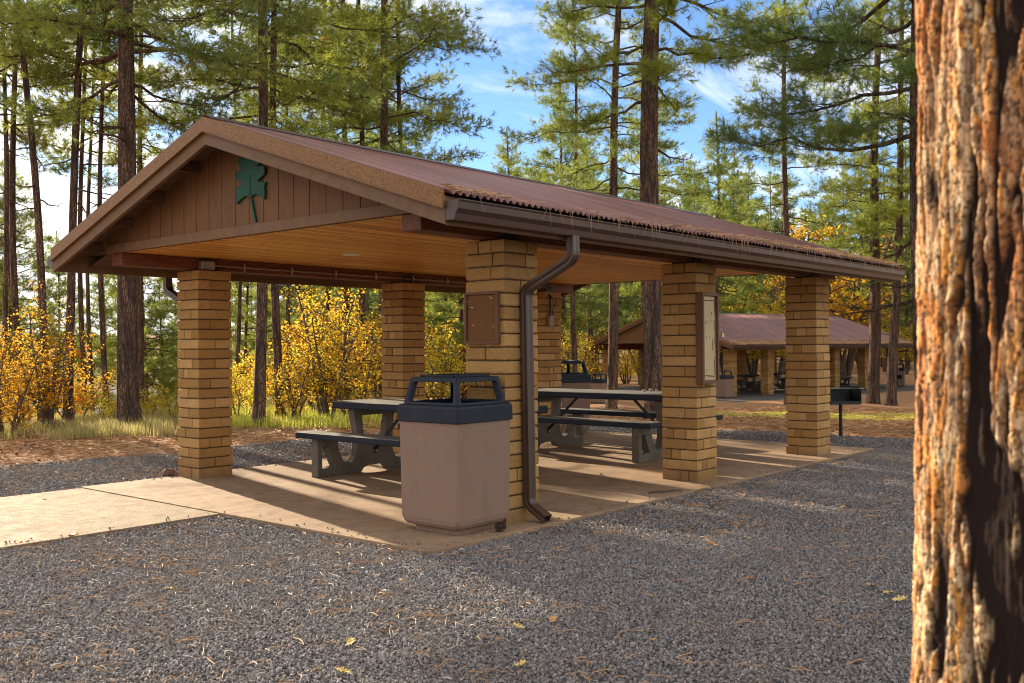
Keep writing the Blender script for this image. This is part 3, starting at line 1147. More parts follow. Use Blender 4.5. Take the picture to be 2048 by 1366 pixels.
for (xx, yy) in ((0.95, 2.9),):
    b = MB()
    b.tube([(xx, yy, G["Hc"] - 0.010), (xx, yy, G["Hc"] - 0.0012)], [0.085, 0.095], 20)
    b.build("ceiling_light", MAT["white"], sh, smooth=False)

# cork board on the near pillar
cb_ = empty("cork_board", (-0.020, 0.212, 1.583))
tag(cb_, "small bare brown cork notice board on the near pillar above the front bin", "notice board")
b = MB()
b.box(-0.004, 0.018, -0.15, 0.15, -0.18, 0.18)
b.build("cork_panel", MAT["cork"], cb_)
b = MB()
for y0, y1, z0, z1 in ((-0.172, -0.150, -0.203, 0.203), (0.150, 0.172, -0.203, 0.203), (-0.150, 0.150, 0.181, 0.203), (-0.150, 0.150, -0.203, -0.181)):
    b.box(-0.022, 0.024, y0, y1, z0, z1)
b.build("board_frame", MAT["frame"], cb_, bevel=0.003)
for (y, z, ly, lz) in ((-0.10, 0.155, 0.030, 0.016), (0.10, 0.085, 0.024, 0.008), (0.145, 0.13, 0.006, 0.006), (0.09, -0.055, 0.008, 0.006), (-0.12, -0.075, 0.006, 0.004), (-0.12, -0.06, 0.003, 0.006)):
    b = MB()
    b.bar((-0.006, y - ly / 2, z - lz / 2), (-0.006, y + ly / 2 + 0.001, z + lz / 2), 0.003, 0.006, up=(1, 0, 0))
    b.build("paper_scrap", MAT["white"], cb_)

# display case on the middle pillar
dc = empty("display_case", (A1 + 0.14, -0.002, 1.43))
tag(dc, "tall narrow brown display case with a yellowed peeling panel on the middle pillar", "display case")
dx0, dx1 = -0.16, 0.17
b = MB()
b.box(dx0 + 0.031, dx1 - 0.031, -0.058, -0.04, -0.419, 0.419)
rng = random.Random(8)
for k in range(30):
    xx = rng.choice([dx0 + 0.045, dx1 - 0.045, rng.uniform(-0.08, 0.1)]) + rng.uniform(-0.008, 0.008)
    zz0 = rng.uniform(-0.38, 0.38)
    L_ = rng.uniform(0.01, 0.13) if abs(xx) > 0.07 else rng.uniform(0.005, 0.05)
    b.bar((xx, -0.0595, zz0), (xx + rng.uniform(-0.01, 0.01), -0.0595, zz0 + L_), rng.uniform(0.002, 0.009), 0.002, 1, up=(0, 1, 0))
b.bar((dx0 + 0.05, -0.0595, -0.37), (dx1 - 0.06, -0.0595, -0.385), 0.012, 0.002, 1, up=(0, 1, 0))
b.bar((dx0 + 0.05, -0.0595, 0.375), (dx1 - 0.07, -0.0595, 0.38), 0.012, 0.002, 1, up=(0, 1, 0))
b.build("back_panel", [MAT["paper"], MAT["peel"]], dc)
b = MB()
for x0_, x1_, z0_, z1_ in ((dx0, dx0 + 0.03, -0.455, 0.455), (dx1 - 0.03, dx1, -0.455, 0.455), (dx0 + 0.03, dx1 - 0.03, 0.42, 0.455), (dx0 + 0.03, dx1 - 0.03, -0.455, -0.42)):
    b.box(x0_, x1_, -0.085, 0.0, z0_, z1_)
b.build("case_frame", MAT["frame"], dc, bevel=0.003)
b = MB()
b.tube([(dx1 - 0.02, -0.09, 0.06), (dx1 + 0.0, -0.10, 0.085), (dx1 + 0.03, -0.10, 0.09), (dx1 + 0.035, -0.10, 0.05)], 0.004, 6)
b.build("hasp", MAT["galv"], dc)
b = MB()
b.box(dx1 + 0.015, dx1 + 0.055, -0.112, -0.09, 0.005, 0.05)
b.build("padlock", MAT["brass"], dc, bevel=0.004)

# ------------------------------------------------------------------ picnic tables


def make_table(fr=(-0.98, 0.98), bn=(-1.22, 1.22)):
    root = empty("picnic_table")
    outer = [(-0.80, 0), (-0.80, 0.405), (-0.535, 0.405), (-0.52, 0.34), (-0.50, 0.23), (-0.45, 0.15), (-0.385, 0.115), (-0.32, 0.13), (-0.275, 0.19), (-0.255, 0.28), (-0.26, 0.45), (-0.31, 0.69)]
    arch = [(-0.20, 0.0), (-0.16, 0.05), (-0.08, 0.068)]
    poly = outer + [(-x, z) for x, z in reversed(outer)] + [(-x, z) for x, z in arch] + [(x, z) for x, z in reversed(arch)]
    hole1 = [(-0.735, 0.09), (-0.735, 0.31), (-0.67, 0.31), (-0.565, 0.10)]
    hole2 = [(-x, z) for x, z in reversed(hole1)]
    hole3 = [(-0.15, 0.36), (-0.19, 0.62), (0.19, 0.62), (0.15, 0.36)]
    for yy in fr:
        b = MB()
        b.prism([poly, hole1, hole2, hole3], lambda p, q, t: (p, t, q), yy - 0.05, yy + 0.05)
        b.build("end_frame", MAT["cast"], root, normals=True, bevel=0.006)
    b = MB()
    b.box(-0.37, 0.37, -1.22, 1.22, 0.695, 0.775)
    b.build("table_top", MAT["tabletop"], root, bevel=0.014, seg=3)
    for s_ in (-1, 1):
        b = MB()
        b.box(*sorted((s_ * 0.60, s_ * 0.87)), bn[0], bn[1], 0.408, 0.475)
        b.build("bench", MAT["tabletop"], root, bevel=0.014, seg=3)
    for s_, yf in zip((-1, 1), fr):
        b = MB()
        b.bar((0.0, yf - s_ * 0.55, 0.695), (0.0, yf - s_ * 0.055, 0.245), 0.035, 0.006, up=(1, 0, 0))
        b.bar((0.0, yf - s_ * 0.056, 0.27), (0.0, yf - s_ * 0.056, 0.19), 0.04, 0.008, up=(0, 1, 0))
        b.build("brace", MAT["steel"], root)
        b = MB()
        b.tube([(0, yf - s_ * 0.05, 0.22), (0, yf - s_ * 0.072, 0.22)], 0.012, 8)
        b.build("bolt", MAT["galv"], root)
    return root


t1 = make_table((-0.40, 0.98), (-0.64, 1.22))
t1.location = (1.60, 2.35, 0)
tag(t1, "navy topped picnic table with cast concrete ends, behind the front bin", "picnic table", "picnic tables")
t2 = make_table()
t2.location = (4.70, 2.35, 0)
tag(t2, "navy topped picnic table with stones on it, behind the middle pillar", "picnic table", "picnic tables")


def rock(name, loc, r, mat, seed, sq=0.6, parent=None):
    rng = np.random.default_rng(seed)
    import bmesh
    bm = bmesh.new()
    bmesh.ops.create_icosphere(bm, subdivisions=3, radius=1)
    V = np.array([v.co for v in bm.verts])
    nz = fbm(V[:, 0] * 1.3 + seed, V[:, 1] * 1.3, V[:, 2] * 1.3, seed, 3)
    sc = rng.uniform(0.75, 1.2, 3) * np.array([1, 1, sq])
    for v, q in zip(bm.verts, nz):
        v.co = Vector(np.array(v.co) * sc * r * (1 + 0.22 * q))
    me = bpy.data.meshes.new(name)
    bm.to_mesh(me)
    bm.free()
    me.materials.append(mat)
    o = bpy.data.objects.new(name, me)
    COL.objects.link(o)
    o.location = (loc[0], loc[1], loc[2] + r * sq * 0.8)
    return o


for k, (x, y, r, lb) in enumerate(((4.93, 1.80, 0.035, "larger pale stone on the far picnic table"), (4.86, 1.86, 0.022, "small brown stone at the left of the stones on the table"), (5.0, 1.76, 0.024, "small pale stone at the right of the stones on the table"))):
    tag(rock("stone", (x, y, 0.778), r, MAT["rock"], 20 + k), lb, "stone", "stones on the picnic table")
tag(rock("rock", (-0.02, 4.78, -0.03), 0.09, MAT["lava"], 3), "dark rock at the foot of the left front pillar", "rock")
tag(rock("pebble", (2.75, 1.05, 0.0), 0.022, MAT["rock"], 31), "pale pebble lying alone on the slab", "pebble")


# ------------------------------------------------------------------ litter bins
def ring_profile(b, prof, half, cr_, mat=0, nc=4, close_top=True, close_bot=True):
    """rounded-square rings: prof = [(z, half, corner)]"""
    rings = []
    for z, h, c in prof:
        pts = []
        for k, (sx, sy) in enumerate(((1, 1), (-1, 1), (-1, -1), (1, -1))):
            for t in np.linspace(0, math.pi / 2, nc):
                an = t + k * math.pi / 2
                pts.append((sx * (h - c) + c * math.cos(an), sy * (h - c) + c * math.sin(an), z))
        rings.append(pts)
    m_ = len(rings[0])
    V = np.array(rings).reshape(-1, 3)
    F = [[i * m_ + k, i * m_ + (k + 1) % m_, (i + 1) * m_ + (k + 1) % m_, (i + 1) * m_ + k] for i in range(len(rings) - 1) for k in range(m_)]
    b.add(V, F, mat)
    if close_bot:
        b.add(rings[0], [list(range(m_))[::-1]], mat)
    if close_top:
        b.add(rings[-1], [list(range(m_))], mat)


def make_bin():
    root = empty("litter_bin")
    b = MB()
    ring_profile(b, [(0.0, 0.25, 0.03), (0.035, 0.25, 0.03), (0.036, 0.27, 0.05), (0.05, 0.308, 0.05), (0.075, 0.325, 0.045), (0.11, 0.331, 0.024), (0.45, 0.335, 0.020), (0.82, 0.341, 0.020), (0.835, 0.341, 0.020)], 0, 0)
    b.build("body", MAT["bin"], root)
    b = MB()
    ring_profile(b, [(0.810, 0.352, 0.020), (0.815, 0.356, 0.020), (0.915, 0.353, 0.020), (0.930, 0.348, 0.02), (0.938, 0.335, 0.02), (0.940, 0.30, 0.02), (0.925, 0.285, 0.02), (0.90, 0.28, 0.02)], 0, 0, close_bot=True)
    rim = b.build("lid_rim", MAT["navy"], root)
    # hood: four corner posts and a top plate
    b = MB()
    zb, zt, hb, ht = 0.934, 1.132, 0.312, 0.268

    def face(s_, rot):
        o = [(-hb, zb), (hb, zb), (ht, zt), (-ht, zt)]
        hl = [(-hb + 0.050, zb + 0.022), (-ht + 0.036, zt - 0.030), (ht - 0.036, zt - 0.030), (hb - 0.050, zb + 0.022)]
        ho = []
        for i_ in range(4):   # rounded corners of the window
            p0, p1, p2 = np.array(hl[i_ - 1]), np.array(hl[i_]), np.array(hl[(i_ + 1) % 4])
            u = (p0 - p1) / np.linalg.norm(p0 - p1)
            v = (p2 - p1) / np.linalg.norm(p2 - p1)
            for t in (0, 0.5, 1):
                q = (1 - t) ** 2 * (p1 + u * 0.02) + 2 * t * (1 - t) * p1 + t * t * (p1 + v * 0.02)
                ho.append((q[0], q[1]))

        def fn(p, q, t):
            d = hb + (ht - hb) * (q - zb) / (zt - zb) - t
            c_, s2 = [(1, 0), (0, 1), (-1, 0), (0, -1)][rot]
            x, y = p * (1 - t / hb), -d
            return (x * c_ - y * s2, x * s2 + y * c_, q)
        b.prism([o, ho], fn, 0.0, 0.035)
    for r_ in range(4):
        face(1, r_)
    b.box(-ht + 0.002, ht - 0.002, -ht + 0.002, ht - 0.002, zt - 0.03, zt + 0.006)
    b.box(-0.19, 0.19, -0.19, 0.19, zt + 0.002, zt + 0.012)
    for s_ in (-1, 1):
        b.box(-0.21, 0.21, s_ * 0.2 - 0.015, s_ * 0.2 + 0.015, zt + 0.004, zt + 0.022)
        b.box(s_ * 0.2 - 0.015, s_ * 0.2 + 0.015, -0.18, 0.18, zt + 0.004, zt + 0.022)
    b.build("hood", MAT["navy"], root, normals=True, bevel=0.005)
    return root


bin1 = make_bin()
bin1.location = (-0.325, 0.216, 0.0)
bin1.scale = (0.88, 0.88, 1.0)
bin1.rotation_euler = (0, 0, R(0.9))
tag(bin1, "large pinkish pebbled litter bin with navy hood in front of the near pillar", "litter bin", "litter bins")
bspots = [
    (PX(1128, 15.35), None, R(-20), "litter bin seen half behind the back right pillar of the near shelter"),
    (PX(1196, 37.5), None, R(10), "far litter bin between the yellow oaks and a pine trunk, left of the far shelter"),
    (PX(1446, 40.3), None, R(-8), "far litter bin at the front left pillar of the far shelter"),
    (PX(1797, 50.5), None, R(15), "far litter bin past the right end of the far shelter"),
]
for (x, y), _, rz, lb in bspots:
    o = copy_tree(bin1)
    o.location = (x, y, ground_z(x, y) if abs(x - 7) > 1.5 else 0.0)
    if lb.startswith("litter bin seen"):
        o.location.z = -0.02
    o.rotation_euler = (0, 0, rz)
    tag(o, lb, "litter bin", "litter bins")

# ------------------------------------------------------------------ pedestal grills


def make_grill():
    root = empty("pedestal_grill")
    b = MB()
    b.tube([(0, 0, -0.05), (0, 0, 0.50)], 0.03, 14)
    b.build("post", MAT["steel"], root, smooth=False)
    b = MB()
    x0, x1, y0, y1, z0, z1 = -0.27, 0.27, -0.2, 0.2, 0.50, 0.73
    b.box(x0, x1, y0, y1, z0, z0 + 0.008)
    b.box(x0, x0 + 0.007, y0, y1, z0 + 0.01, z1)
    b.box(x1 - 0.007, x1, y0, y1, z0 + 0.01, z1)
    b.box(x0 + 0.009, x1 - 0.009, y1 - 0.007, y1, z0 + 0.01, z1)
    b.box(x0 + 0.009, x1 - 0.009, y0, y0 + 0.007, z0 + 0.01, z0 + 0.05)
    b.build("firebox", MAT["grill"], root, bevel=0.001)
    b = MB()
    for k in range(16):
        xx = x0 + 0.03 + k * (x1 - x0 - 0.06) / 15
        b.tube([(xx, y0 - 0.02, z1 + 0.012), (xx, y1 - 0.02, z1 + 0.012)], 0.005, 6)
    for yy in (y0, y0 + 0.02, y1 - 0.02):
        b.bar((x0 - 0.01, yy, z1 + 0.010), (x1 + 0.01, yy, z1 + 0.010), 0.02, 0.01)
    b.build("grate", MAT["grill"], root)
    for s_ in (-1, 1):
        b = MB()
        b.tube([(s_ * 0.28, -0.10, z1 + 0.01), (s_ * 0.36, -0.10, z1 + 0.012)], 0.008, 8)
        b.build("handle", MAT["galv"], root)
    return root


gr = make_grill()
x, y = PX(1680, 14.75)
gr.location = (x, y, -0.03)
gr.rotation_euler = (0, 0, R(-42))
gr.scale = (0.9, 0.9, 0.97)
tag(gr, "black pedestal grill with firebox on a post, just beyond the right pillar", "grill", "pedestal grills")
g2 = copy_tree(gr)
x, y = PX(1790, 46.5)
g2.location = (x, y, ground_z(x, y))
g2.rotation_euler = (0, 0, R(-20))
tag(g2, "far pedestal grill beside the bin at the right end of the far shelter", "grill", "pedestal grills")

# ------------------------------------------------------------------ shelter two
z2 = -0.86
s2 = empty("picnic_shelter", (S2A[0], S2A[1], z2), S2_ANG)
tag(s2, "far larger picnic shelter with faded maroon roof behind the trees", "shelter", "picnic shelters")
shelter(s2, 6, 2.54, 7.5, 0.60, 0.62, 0.75, 3.73, 2.22, 2.03, detail=False)
b = MB()
b.box(-1.2, 14.3, -0.5, 8.4, -0.2, 0.0)
o = b.build("far_concrete_slab", MAT["slab"])
o.location = s2.location
o.rotation_euler = s2.rotation_euler
tag(o, "concrete slab under the far shelter", kind="structure")


def s2w(u, v):
    return S2A[0] + U2[0] * u + V2[0] * v, S2A[1] + U2[1] * u + V2[1] * v


for k, (u, v, rz, lb) in enumerate((
        (1.6, 3.9, 90, "far picnic table between the first two pillars of the far shelter, right of its bin"),
        (4.4, 3.2, 90, "far picnic table behind the second pillar of the far shelter"),
        (9.0, 3.6, 80, "far picnic table near the right end of the far shelter, behind the grill"),
        (12.2, 3.6, 90, "far picnic table at the far right corner of the far shelter"))):
    o = copy_tree(t2)
    x, y = s2w(u, v)
    o.location = (x, y, z2)
    o.rotation_euler = (0, 0, S2_ANG + R(rz))
    tag(o, lb, "picnic table", "picnic tables")
#@@TREES

# ------------------------------------------------------------------ pines


def unit(v):
    return v / (np.linalg.norm(v, axis=-1, keepdims=True) + 1e-12)


def needle_tris(C, D, k, L, wd, rng, spread=0.75):
    """C tuft centres, D tuft directions -> k thin needles each"""
    n = len(C)
    if n == 0:
        return np.zeros((0, 3)), np.zeros((0, 3), int)
    d = np.repeat(D, k, 0) + rng.normal(0, spread, (n * k, 3))
    d = unit(d)
    c = np.repeat(C, k, 0) + np.repeat(D, k, 0) * rng.uniform(-0.09, 0.03, (n * k, 1))
    l = L * rng.uniform(0.65, 1.15, (n * k, 1))
    sd_ = unit(np.cross(d, rng.normal(0, 1, (n * k, 3))))
    tip = c + d * l
    tip[:, 2] -= (l[:, 0] * 0.18)
    V = np.stack([c - sd_ * wd / 2, c + sd_ * wd / 2, tip], 1).reshape(-1, 3)
    return V, np.arange(len(V)).reshape(-1, 3)


def pine_axis(seed, H):
    rng = np.random.default_rng(seed + 900)
    p1, p2, a1, a2 = rng.uniform(0, 6, 2).tolist() + rng.uniform(0.02, 0.10, 2).tolist()

    def ax(z):
        z = np.asarray(z, float)
        return np.stack([a1 * np.sin(z * 0.5 + p1) - a1 * math.sin(p1), a2 * np.sin(z * 0.42 + p2) - a2 * math.sin(p2), z], -1)
    return ax


def pine_trunk(seed, H, r0, mat, sides=14):
    ax = pine_axis(seed, H)
    z = np.concatenate([np.linspace(-0.3, 0.6, 6), np.linspace(0.9, H, int(H * 2.2))])
    P = ax(z)
    rad = r0 * (1 - 0.80 * np.clip(z / H, 0, 1) ** 1.1) + r0 * 0.32 * np.exp(-np.maximum(z, -0.1) / 0.28)
    b = MB()
    b.tube(P, rad, sides)
    V = b.v[0]
    cen = np.repeat(P, sides, 0)
    dl = V - cen
    ang = np.arctan2(dl[:, 1], dl[:, 0])
    nz = fbm(np.cos(ang) * 2.2, np.sin(ang) * 2.2, V[:, 2] * 1.3, seed, 3) * 0.07
    fl = np.exp(-np.maximum(V[:, 2], 0) / 0.3) * 0.16 * np.sin(ang * 5 + seed)
    b.v[0] = cen + dl * (1 + nz + fl)[:, None]
    return b, mat


def pine_crown(seed, H, cb, cr, nb, k=15, L=0.17, wd=0.015, clump=7, step=0.1, dead=8, sub_ratio=0.40, droop=0.0, azbias=None, limb_r=0.03, top_shape=0.75, sides=5):
    rng = np.random.default_rng(seed)
    ax = pine_axis(seed, H)
    limbs = MB()
    TC, TD = [], []
    for i in range(nb + dead):
        isd = i >= nb
        t = ((i + rng.uniform(0, 1)) / nb) if not isd else rng.uniform(-0.25, 0.15)
        z0 = cb + (H - 0.3 - cb) * min(max(t, -0.3), 1.0)
        az = i * 2.399 + rng.uniform(-0.5, 0.5)
        if azbias is not None and rng.random() < 0.5:
            az = azbias + rng.uniform(-1.0, 1.0)
        tt = min(max(t, 0), 1)
        Lb = cr * (1 - tt ** 1.5 * top_shape) * rng.uniform(0.6, 1.1) * (0.75 + 0.25 * min(1, tt * 4))
        if isd:
            Lb *= rng.uniform(0.25, 0.6)
        el0 = -0.18 + 0.85 * tt + rng.uniform(-0.2, 0.2) - droop
        m_ = 7
        s_ = np.linspace(0, 1, m_)
        el = el0 + (0.75 * s_ ** 2 - 0.35 * s_) + rng.normal(0, 0.20, m_)
        azs = az + np.cumsum(rng.normal(0, 0.16, m_))
        d = np.stack([np.cos(azs) * np.cos(el), np.sin(azs) * np.cos(el), np.sin(el)], -1)
        P = ax(z0) + np.concatenate([np.zeros((1, 3)), np.cumsum(d[:-1] * Lb / (m_ - 1), 0)])
        r = limb_r * (0.5 + 0.5 * Lb / cr)
        limbs.tube(P, r * (1 - 0.8 * s_), sides, cap=False)
        # secondary shoots
        ns = int(Lb / 0.165)
        for q in range(ns):
            u = 0.28 + 0.72 * (q + rng.uniform(0, 1)) / ns
            ii = min(int(u * (m_ - 1)), m_ - 2)
            fr = u * (m_ - 1) - ii
            p0 = P[ii] * (1 - fr) + P[ii + 1] * fr
            side = 1 if q % 2 else -1
            dd = unit(d[ii] + side * unit(np.cross(d[ii], [0, 0, 1.0])) * rng.uniform(0.5, 1.3) + np.array([0, 0, rng.uniform(-0.15, 0.45)]))
            ls = Lb * sub_ratio * rng.uniform(0.35, 1.0) * (1.15 - 0.6 * u)
            dd2 = unit(dd + rng.normal(0, 0.25, 3) + np.array([0, 0, 0.15]))
            p1 = p0 + dd * ls * 0.5
            p2 = p1 + dd2 * ls * 0.5
            limbs.tube([p0, p1, p2], [r * 0.32, r * 0.22, r * 0.10], 3, cap=False)
            if isd:
                continue
            for pc, n_, sp in ((p2, clump, 0.085 + 0.02 * cr), (p1, clump // 2, 0.07 + 0.015 * cr)):
                n_ = max(1, int(n_ * rng.uniform(0.5, 1.4)))
                off = rng.normal(0, 1, (n_, 3)) * (sp, sp, sp * 0.6)
                for o3 in off:
                    TC.append(pc + o3)
                    TD.append(unit(dd2 * 0.5 + o3 / sp * 0.45 + np.array([0, 0, 0.35])))
        if not isd:
            TC.append(P[-1])
            TD.append(d[-1])
    # leader tufts
    for q in range(8):
        TC.append(ax(H - 0.1 * q) + rng.normal(0, 0.05, 3))
        TD.append(unit(np.array([0, 0, 1.0]) + rng.normal(0, 0.4, 3)))
    C, D = np.array(TC), np.array(TD)
    V, F = needle_tris(C, D, k, L, wd, rng)
    limbs.add(V, F, 1)
    return limbs, C


PROTO = {}


def pine_proto(key, seed, H, r0, mats, **kw):
    crown, nt_ = pine_crown(seed, H, **kw)
    PROTO[key] = dict(seed=seed, H=H, r0=r0, mats=mats, crown=crown, C=nt_, cm=None, tm=None)
    return PROTO[key]


# where the photograph shows sun on the ground: trees on the sunward bank are turned so that gaps in their crowns let it through
SUNV = np.array([math.cos(SUN_AZ) * math.cos(SUN_EL), math.sin(SUN_AZ) * math.cos(SUN_EL), math.sin(SUN_EL)])
tg_ = [(x, y, 0.0) for x in np.arange(-1, 6.6, 0.9) for y in (0.3, 1.6, 2.9, 4.2)] + [(x, y, 0) for x in np.arange(0.3, 4, 0.5) for y in (-0.6, -1.1)]
tg_ += [(x, y, 0) for x in np.arange(-4.4, -1, 0.8) for y in (-3, -1.8, -0.6, 0.8, 1.8)]
tx_, ty_ = PX(1900, 1.9)
tg_ += [(tx_, ty_, z) for z in np.arange(0.7, 2.1, 0.12)] * 3
TGT = np.array(tg_)


tg_ = []
for px_ in (1420, 1500, 1560, 1680, 1760, 1830):
    for d_ in (18.5, 20.5, 23, 26):
        tg_.append((*PX(px_, d_), -0.2))
for u_ in (0, 3, 6, 9, 12):
    for v_ in (0.0, 2.0):
        q_ = np.array(S2A) + U2 * u_ + V2 * v_
        tg_.append((q_[0], q_[1], 1.6))
TGT2 = np.array(tg_)


def blocked(C, x, y, z, rz, s, TGT=TGT):
    c, s_ = math.cos(rz), math.sin(rz)
    P = np.stack([(C[:, 0] * c - C[:, 1] * s_) * s + x, (C[:, 0] * s_ + C[:, 1] * c) * s + y, C[:, 2] * s + z], -1)[::3]
    d = P[:, None] - TGT[None]
    t = d @ SUNV
    q = np.linalg.norm(d - t[..., None] * SUNV, axis=-1)
    return float(((q < 0.22) & (t > 0)).any(0).sum()) + 0.05 * float(((q < 0.22) & (t > 0)).sum())


def place_pine(key, x, y, label, group="pines", rz=0.0, s=1.0, r=None, lean=(0, 0), own_trunk=False, bark=None):
    p = PROTO[key]
    z = ground_z(x, y)
    tt_ = (y - 1.0) / math.sin(SUN_AZ)
    if 6 < tt_ < 50 and -9 < x - tt_ * math.cos(SUN_AZ) < 10:
        rz = min([rz + q * 0.3927 for q in range(16)], key=lambda q: blocked(p["C"], x, y, z, q, s))
    elif 0 < y < 60 and x > 2:
        rz = min([rz + q * 0.5236 for q in range(12)], key=lambda q: blocked(p["C"], x, y, z, q, s, TGT2))
    root = empty("pine_tree", (x, y, z - 0.05))
    tilt = Matrix.Rotation(math.atan(lean[0]), 3, Vector(Fw)) if lean[0] else Matrix.Identity(3)
    root.rotation_euler = (tilt @ Matrix.Rotation(rz, 3, "Z")).to_euler()
    root.scale = (s, s, s)
    tag(root, label, "pine tree", group)
    if own_trunk or p["tm"] is None:
        tb, _ = pine_trunk(p["seed"], p["H"], (r or p["r0"] * s) / s, None, 18 if own_trunk else 10)
        t = tb.build("trunk", bark or p["mats"][0], root, smooth=True)
        if not own_trunk:
            p["tm"] = t.data
    else:
        t = bpy.data.objects.new("trunk", p["tm"])
        COL.objects.link(t)
        t.parent = root
    if p["cm"] is None:
        p["cm"] = p["crown"].build("crown", list(p["mats"]), root).data
    else:
        o = bpy.data.objects.new("crown", p["cm"])
        COL.objects.link(o)
        o.parent = root
    return root


mm = (MAT["bark"], MAT["needles"])
mn = (MAT["bark"], MAT["needles_near"])
mf = (MAT["bark_far"], MAT["needles_far"])
pine_proto("tall0", 11, 19, 0.13, mm, cb=5.0, cr=2.9, nb=58)
pine_proto("tall1", 12, 18, 0.12, mm, cb=4.2, cr=2.6, nb=56)
pine_proto("tall2", 13, 21, 0.15, mm, cb=6.0, cr=3.2, nb=60)
pine_proto("tall3", 14, 17, 0.11, mm, cb=3.6, cr=2.4, nb=56)
pine_proto("young0", 15, 11, 0.10, mm, cb=2.2, cr=2.5, nb=74, top_shape=0.95)
pine_proto("young1", 16, 10, 0.09, mm, cb=1.6, cr=2.2, nb=70, top_shape=0.95)
pine_proto("sparse", 17, 19, 0.13, mm, cb=4.5, cr=2.5, nb=42, k=12, sub_ratio=0.42, dead=16)
pine_proto("near", 18, 15, 0.16, mn, cb=4.5, cr=3.5, nb=48, k=24, L=0.19, wd=0.009, clump=10, limb_r=0.045, azbias=math.atan2(-Rt[1], -Rt[0]) + 0.2)
pine_proto("big", 19, 20, 0.20, mn, cb=6.2, cr=3.0, nb=58, k=22, L=0.19, wd=0.011, limb_r=0.045, dead=5)
pine_proto("bank", 20, 18, 0.17, mm, cb=5.8, cr=3.8, nb=46, k=17, L=0.18, wd=0.013, limb_r=0.05, dead=12)
pine_proto("hi0", 31, 18, 0.12, mm, cb=6.4, cr=2.4, nb=36, dead=10, clump=6)
pine_proto("hi1", 32, 19, 0.12, mm, cb=7.8, cr=2.3, nb=32, dead=12, clump=6)
pine_proto("far0", 21, 19, 0.16, mf, cb=3.5, cr=3.0, nb=56, k=9, clump=5, L=0.26, wd=0.034, sides=4)
pine_proto("far1", 22, 17, 0.15, mf, cb=2.4, cr=2.8, nb=56, k=9, clump=5, L=0.26, wd=0.034, sides=4)
pine_proto("far2", 23, 21, 0.17, mf, cb=5.0, cr=3.1, nb=56, k=9, clump=5, L=0.26, wd=0.034, sides=4)

G_L, G_C, G_R = "pines on the lake bank", "pines behind the near shelter", "pines round the far shelter"
